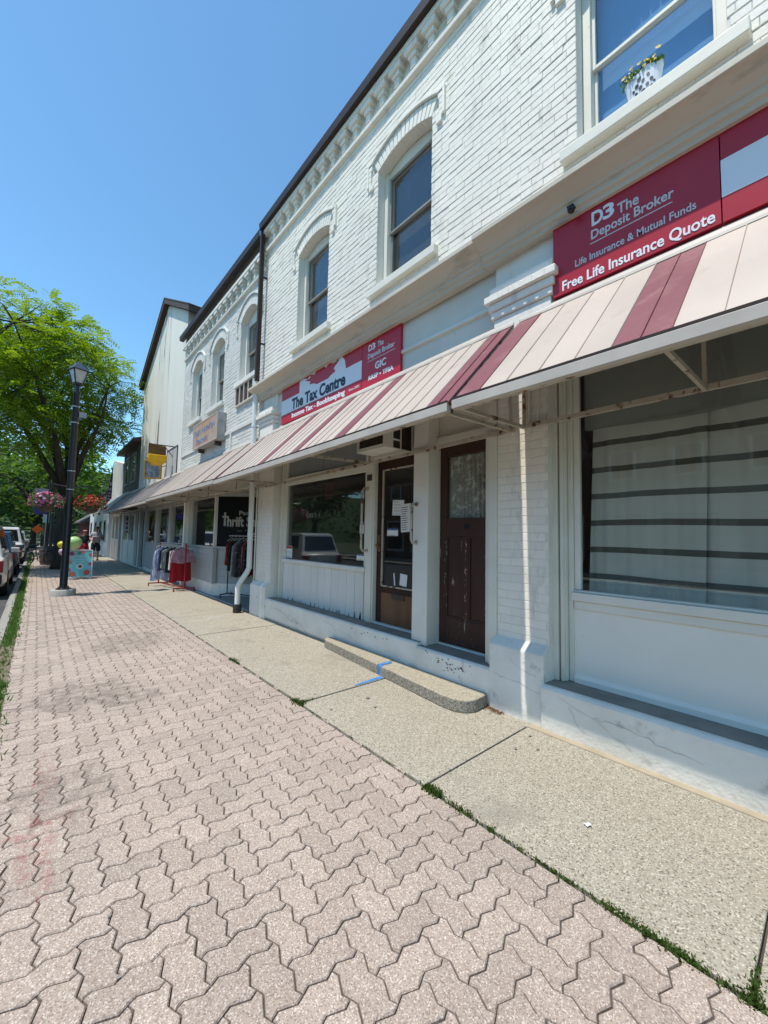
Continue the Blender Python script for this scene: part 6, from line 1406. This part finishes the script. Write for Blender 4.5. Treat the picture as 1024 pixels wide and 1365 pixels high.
def person(label, x, y, h, face, top, bottom, skin, hair, cap=None, stride=.16, hold=True, skirt=False, shorts=True):
    t = thing('person', label, 'person', (x, y, 0)); k = h/1.8
    Mz = Matrix.Translation((x, y, 0)) @ Matrix.Rotation(face, 4, 'Z') @ Matrix.Scale(k, 4)
    P = lambda a, b_, c: tuple(Mz @ Vector((a, b_, c)))        # local: x right, y forward, z up
    s = stride
    J = [(0, 0, .95), (0, .01, 1.12), (0, .01, 1.34), (0, .0, 1.47), (0, .02, 1.56), (0, .03, 1.64), (0, .03, 1.74),
         (.17, 0, 1.42), (.26, -.03, 1.16), (.20, .20, 1.06), (.16, .27, 1.07), (-.17, 0, 1.42), (-.26, -.03, 1.16), (-.20, .20, 1.06), (-.16, .27, 1.07),
         (.10, s*.05, .90), (.11, s*.6, .50), (.11, s*.5, .10), (.11, s*.5+.15, .035), (-.10, 0, .90), (-.11, -s*.3, .50), (-.11, -s*.8, .10), (-.11, -s*.8+.15, .035)]
    Ed = [(0, 1), (1, 2), (2, 3), (3, 4), (4, 5), (5, 6), (2, 7), (7, 8), (8, 9), (9, 10), (2, 11), (11, 12), (12, 13), (13, 14), (0, 15), (15, 16), (16, 17), (17, 18), (0, 19), (19, 20), (20, 21), (21, 22)]
    rad = [.15, .14, .155, .07, .06, .095, .085, .065, .05, .038, .035, .065, .05, .038, .035, .095, .062, .042, .038, .095, .062, .042, .038]
    skin_mesh('body', [P(*j) for j in J], Ed, [r_*k for r_ in rad], skin, t)
    T = [0, 1, 2, 3, 7, 8, 11, 12]
    idx = {a: i for i, a in enumerate(T)}
    skin_mesh('shirt', [P(*J[a]) for a in T[:3]]+[P(0, 0, 1.45)]+[P(*J[7]), P(.235, -.02, 1.22), P(*J[11]), P(-.235, -.02, 1.22)], [(0, 1), (1, 2), (2, 3), (2, 4), (4, 5), (2, 6), (6, 7)], [.185*k, .175*k, .185*k, .085*k, .09*k, .08*k, .09*k, .08*k], top, t)
    if skirt:
        b = MB(); c = Mz
        b.lathe([(.17, 1.0), (.21, .85), (.26, .55), (.25, .55), (.15, .98)], (0, 0, 0), 20, caps=False); b.v = [tuple(Mz @ Vector(v)) for v in b.v]; b.build('skirt', bottom, t, smooth=True)
    else:
        kz = .46 if shorts else .14
        skin_mesh('shorts', [P(0, 0, 1.0), P(0, 0, .90), P(.11, s*.08, .84), P(.125, s*.6, kz), P(-.11, 0, .84), P(-.125, -s*.35, kz)], [(0, 1), (1, 2), (2, 3), (1, 4), (4, 5)], [.175*k, .17*k, .125*k, .105*k, .125*k, .105*k], bottom, t)
    b = MB(); c = Mz @ Vector((0, -.005, 1.70)); b.ball(c, .105*k, .115*k, .10*k, 14, 9); b.build('hair', hair, t, smooth=True)
    b = MB()
    for sg in (-1, 1): b.ball(Mz @ Vector((sg*.035, .125, 1.665)), .011*k, .008*k, .009*k, 8, 5); 
    b.build('eyes', M['ink'], t)
    b = MB(); b.ball(Mz @ Vector((0, .135, 1.635)), .014*k, .02*k, .022*k, 8, 6); b.build('nose', skin, t, smooth=True)
    if cap:
        b = MB(); b.ball(Mz @ Vector((0, .015, 1.735)), .118*k, .125*k, .075*k, 16, 8); b.build('cap', cap, t, smooth=True)
        b = MB(); b.prism([(-.09, .10), (-.07, .20), (0, .23), (.07, .20), (.09, .10)], 'z', 1.715, 1.73); b.v = [tuple(Mz @ Vector(v)) for v in b.v]; b.build('cap_peak', cap, t)
    for sg, yy in ((1, s*.5), (-1, -s*.8)):
        b = MB(); b.ball(Mz @ Vector((sg*.11, yy+.07, .04)), .055*k, .14*k, .045*k, 12, 6); b.build('shoe', plain('dark_shoe', (.05, .045, .045)), t, smooth=True)
    return t
sk = plain('skin_tone', (.42, .25, .17)); 
person('man in grey t-shirt, black shorts and cap walking towards us on the pavement', 2.42, 26.2, 1.84, R(180), plain('grey_shirt', (.42, .43, .47)), plain('black_shorts', (.018, .018, .02)), sk, plain('dark_hair', (.03, .022, .018)), plain('dark_cap', (.07, .075, .09)))
person('woman in black top and red skirt with a pink cap beside the man', 1.98, 26.9, 1.62, R(180), plain('black_top', (.02, .02, .022)), plain('red_skirt', (.30, .02, .03)), sk, plain('brown_hair', (.10, .05, .03)), plain('pink_cap', (.50, .20, .22)), skirt=True)
t = thing('shopping_bag', 'patterned pinkish bag held in front of the man in grey', 'bag', (2.38, 25.85, .95)); b = MB(); b.box(2.22, 2.52, 25.78, 25.9, 1.0, 1.30); b.build('bag_body', surf('patterned_bag', (.45, .18, .18), (.6, .5, .48), 14, .7), t, bevel=.03); b = MB(); b.tube([(2.28, 25.84, 1.3), (2.32, 25.84, 1.4), (2.42, 25.84, 1.4), (2.46, 25.84, 1.3)], .008, 5); b.build('handle', M['plastic'], t)
# barber pole and stool at a far doorway
t = thing('barber_pole', 'red white and blue barber pole by a far shop door', 'pole', (3.3, 22.9, 1.5)); b = MB()
for k in range(10):
    z = 1.55+k*.07; b = MB(); b.lathe([(.05, z), (.05, z+.07)], (3.3, 22.9, 0), 12); b.build('band', (M['red_ink'], M['paper'], M['blue_ink'])[k % 3], t)
b = MB(); b.lathe([(.06, 1.5), (.06, 1.55)], (3.3, 22.9, 0), 12); b.lathe([(.06, 2.25), (.04, 2.32)], (3.3, 22.9, 0), 12); b.box(3.3, 3.41, 22.88, 22.92, 1.5, 1.54); b.build('end_cap', M['alloy'], t)

# ================================================================== clothes racks
def printed(nm, c, k):
    lt = tuple(min(1, v*2.2+.12) for v in c)
    return surf(nm, c, tuple(v*.7 for v in c), 9, .9, c3=lt, s3=(22, 34, 15)[k % 3], lo3=.56, hi3=.60, stretch=((1, 1, 1), (1, 1, .12), (.3, .3, 1.6))[k % 3]) if k % 2 else surf(nm, c, tuple(v*.6 for v in c), 12, .9, .4, 30)
def garment(label, mount, width, length, axis, mat, group, thick=.05, flare=1.15, sleeves=False):
    x, y, z = mount; t = thing('hanging_garment', label, 'clothing', (x, y, z), group)
    ux, uy = math.cos(axis), math.sin(axis); nx, ny = -uy, ux; seed = random.random()*9
    b = MB(); nu, nv = 12, 10; vs = []
    for side in (1, -1):
        for j in range(nv+1):
            v = j/nv; hw = width/2*(min(1, .38+v*5) if v < .13 else 1+(flare-1)*(v-.13))
            for i in range(nu+1):
                u = i/nu*2-1; bulge = thick/2*(1-.75*abs(u)**3)*(.5+.7*v)+.020*math.sin(u*8+seed+v*2)*v+.009*math.sin(u*17+seed*2)*v
                drop = .05*abs(u) if v < .13 else 0
                zz = z-.10-length*v-drop*(1-v)+.02*math.sin(u*5+seed)*v*v
                vs.append((x+ux*u*hw+nx*side*bulge, y+uy*u*hw+ny*side*bulge, zz))
    s = (nu+1)*(nv+1); fs = []
    for q in range(2):
        for j in range(nv):
            for i in range(nu):
                a = q*s+j*(nu+1)+i; f = (a, a+1, a+nu+2, a+nu+1); fs.append(f if q else f[::-1])
    for j in range(nv):
        for i in (0, nu): a = j*(nu+1)+i; fs.append((a, a+nu+1, s+a+nu+1, s+a))
    b.add(vs, fs); b.build('cloth', mat, t, smooth=True)
    b = MB(); b.tube([(x+ux*.16, y+uy*.16, z-.125), (x+ux*.02, y+uy*.02, z-.06), (x-ux*.02, y-uy*.02, z-.06), (x-ux*.16, y-uy*.16, z-.125)], .006, 5); b.tube([(x, y, z-.06), (x, y, z-.012), (x+nx*.016, y+ny*.016, z+.012), (x, y, z+.022), (x-nx*.012, y-ny*.012, z+.012)], .003, 5); b.build('hanger', M['paper'], t)
    return t
# red rolling rack on the concrete walk
ra = Vector((3.03, 11.5)); rb = Vector((2.76, 13.15)); dr_ = (rb-ra).normalized()
t = thing('clothes_rack', 'red rolling clothes rack on the concrete walk', 'clothes rack', ((ra.x+rb.x)/2, (ra.y+rb.y)/2, 0))
redp = plain('red_rack_paint', (.30, .012, .02), .35)
for p in (ra, rb):
    b = MB(); b.tube([(p.x, p.y, .10), (p.x, p.y, 1.27)], .02, 8); b.bar((p.x-.26, p.y+.02, .085), (p.x+.26, p.y-.02, .085), .035, .03); b.build('end_frame', redp, t)
    for sg in (-1, 1):
        b = MB(); b.lathe([(.035, -.012), (.035, .012)], (p.x+sg*.25, p.y-sg*.02, .035), 12, 'x'); b.build('castor', redp, t)
b = MB(); b.tube([(ra.x, ra.y, 1.26), (rb.x, rb.y, 1.26)], .016, 8); b.build('hanging_rail', M['alloy'], t)
b = MB(); b.bar((ra.x, ra.y, .10), (rb.x, rb.y, .10), .03); b.build('base_rail', redp, t)
perp = math.atan2(dr_.y, dr_.x)+R(90)
G1 = 'garments on the red rack'
for u, lb, c, wd, ln, fl in ((.10, 'pink top with red skirt at the near end of the red rack', (.48, .27, .32), .50, .42, 1.35), (.28, 'white blouse third from the near end of the red rack', (.62, .60, .60), .44, .60, 1.1), (.42, 'black jacket in the middle of the red rack', (.02, .022, .03), .44, .72, 1.1), (.56, 'grey plaid shirt hung on the red rack', (.22, .25, .22), .44, .62, 1.15), (.72, 'navy dress toward the far end of the red rack', (.03, .035, .09), .42, .68, 1.1), (.9, 'pale blue long dress at the far end of the red rack', (.38, .42, .60), .40, .98, 1.5)):
    p = ra.lerp(rb, u); garment(lb, (p.x, p.y, 1.26), wd, ln, perp+random.uniform(-.2, .2), printed('cloth_%s' % lb.split()[0]+lb.split()[1], c, 1 if 'plaid' in lb or 'dress' in lb else 0), G1, flare=fl)
p = ra.lerp(rb, .16); garment('bright red skirt hung at the near end of the red rack', (p.x, p.y, 1.26), .52, .92, perp, plain('scarlet_cloth', (.36, .012, .018), .9), G1, flare=1.1)
# dark rack inside the porch
qa = Vector((3.62, 10.0)); qb = Vector((4.25, 8.55)); dq = (qb-qa).normalized()
t = thing('clothes_rack', 'black rolling clothes rack inside the thrift shop porch', 'clothes rack', ((qa.x+qb.x)/2, (qa.y+qb.y)/2, 0))
for p in (qa, qb):
    b = MB(); b.tube([(p.x, p.y, .08), (p.x, p.y, 1.42), (p.x+dq.x*.05, p.y+dq.y*.05, 1.5)], .014, 8); b.bar((p.x-.2, p.y-.09, .075), (p.x+.2, p.y+.09, .075), .025); b.build('end_frame', M['plastic'], t)
    for sg in (-1, 1):
        b = MB(); b.lathe([(.03, -.01), (.03, .01)], (p.x+sg*.19, p.y+sg*.085, .03), 12, 'x'); b.build('castor', M['plastic'], t)
b = MB(); b.tube([(qa.x, qa.y, 1.5), (qb.x, qb.y, 1.5)], .015, 8); b.build('hanging_rail', M['alloy'], t)
b = MB(); b.bar((qa.x, qa.y, .085), (qb.x, qb.y, .085), .022); b.build('base_rail', M['plastic'], t)
pq = math.atan2(dq.y, dq.x)+R(90); G2 = 'garments on the porch rack'
cl = [('rust red', (.30, .05, .025), .62), ('black', (.02, .02, .022), .75), ('light grey', (.34, .34, .34), .85), ('charcoal', (.05, .05, .055), .88), ('coral pink', (.48, .16, .17), .78), ('black lace', (.018, .016, .02), .7), ('crimson', (.40, .03, .07), .80), ('dark green', (.03, .09, .05), .68), ('teal', (.05, .13, .15), .72), ('navy', (.03, .035, .07), .8), ('slate blue', (.11, .14, .20), .75), ('dark brown', (.06, .04, .03), .7)]
for k, (nm, c, ln) in enumerate(cl):
    p = qa.lerp(qb, .06+k*.078); garment('%s garment on the porch rack among darker clothes' % nm, (p.x, p.y, 1.5), .40, ln, pq+random.uniform(-.25, .25), printed('cloth_'+nm.replace(' ', '_'), c, k), G2, flare=1.12)
# bits hanging in the farther shop windows
def ornament(label, x, y, z, m, r_=.09):
    t = thing('window_ornament', label, 'ornament', (x, y, z)); b = MB(); b.lathe([(.0, -2*r_), (.6*r_, -1.2*r_), (r_, 0), (.7*r_, 1.1*r_), (.0, 1.8*r_)], (x, y, z), 12, caps=False); b.build('lantern_body', m, t, smooth=True); b = MB(); b.tube([(x, y, z+1.7*r_), (x, y, 2.6)], .004, 4); b.build('string', M['ink'], t)
ornament('yellow paper ornament hanging in a far shop window', 3.6, 18.3, 2.05, plain('yellow_paper', (.55, .5, .06)), .11)
ornament('red flower ornament hanging in a far shop window', 3.62, 17.7, 1.55, plain('red_paper', (.45, .07, .06)), .16)
ornament('blue and white ornament in the window beyond the red rack', 3.62, 16.0, 1.45, surf('blue_white_paper', (.5, .52, .6), (.12, .15, .3), 8, .7), .2)
ornament('dark doll-like ornament in the window next to the porch post', 3.62, 13.9, 1.5, surf('black_white_paper', (.03, .03, .035), (.5, .5, .52), 9, .7), .2)
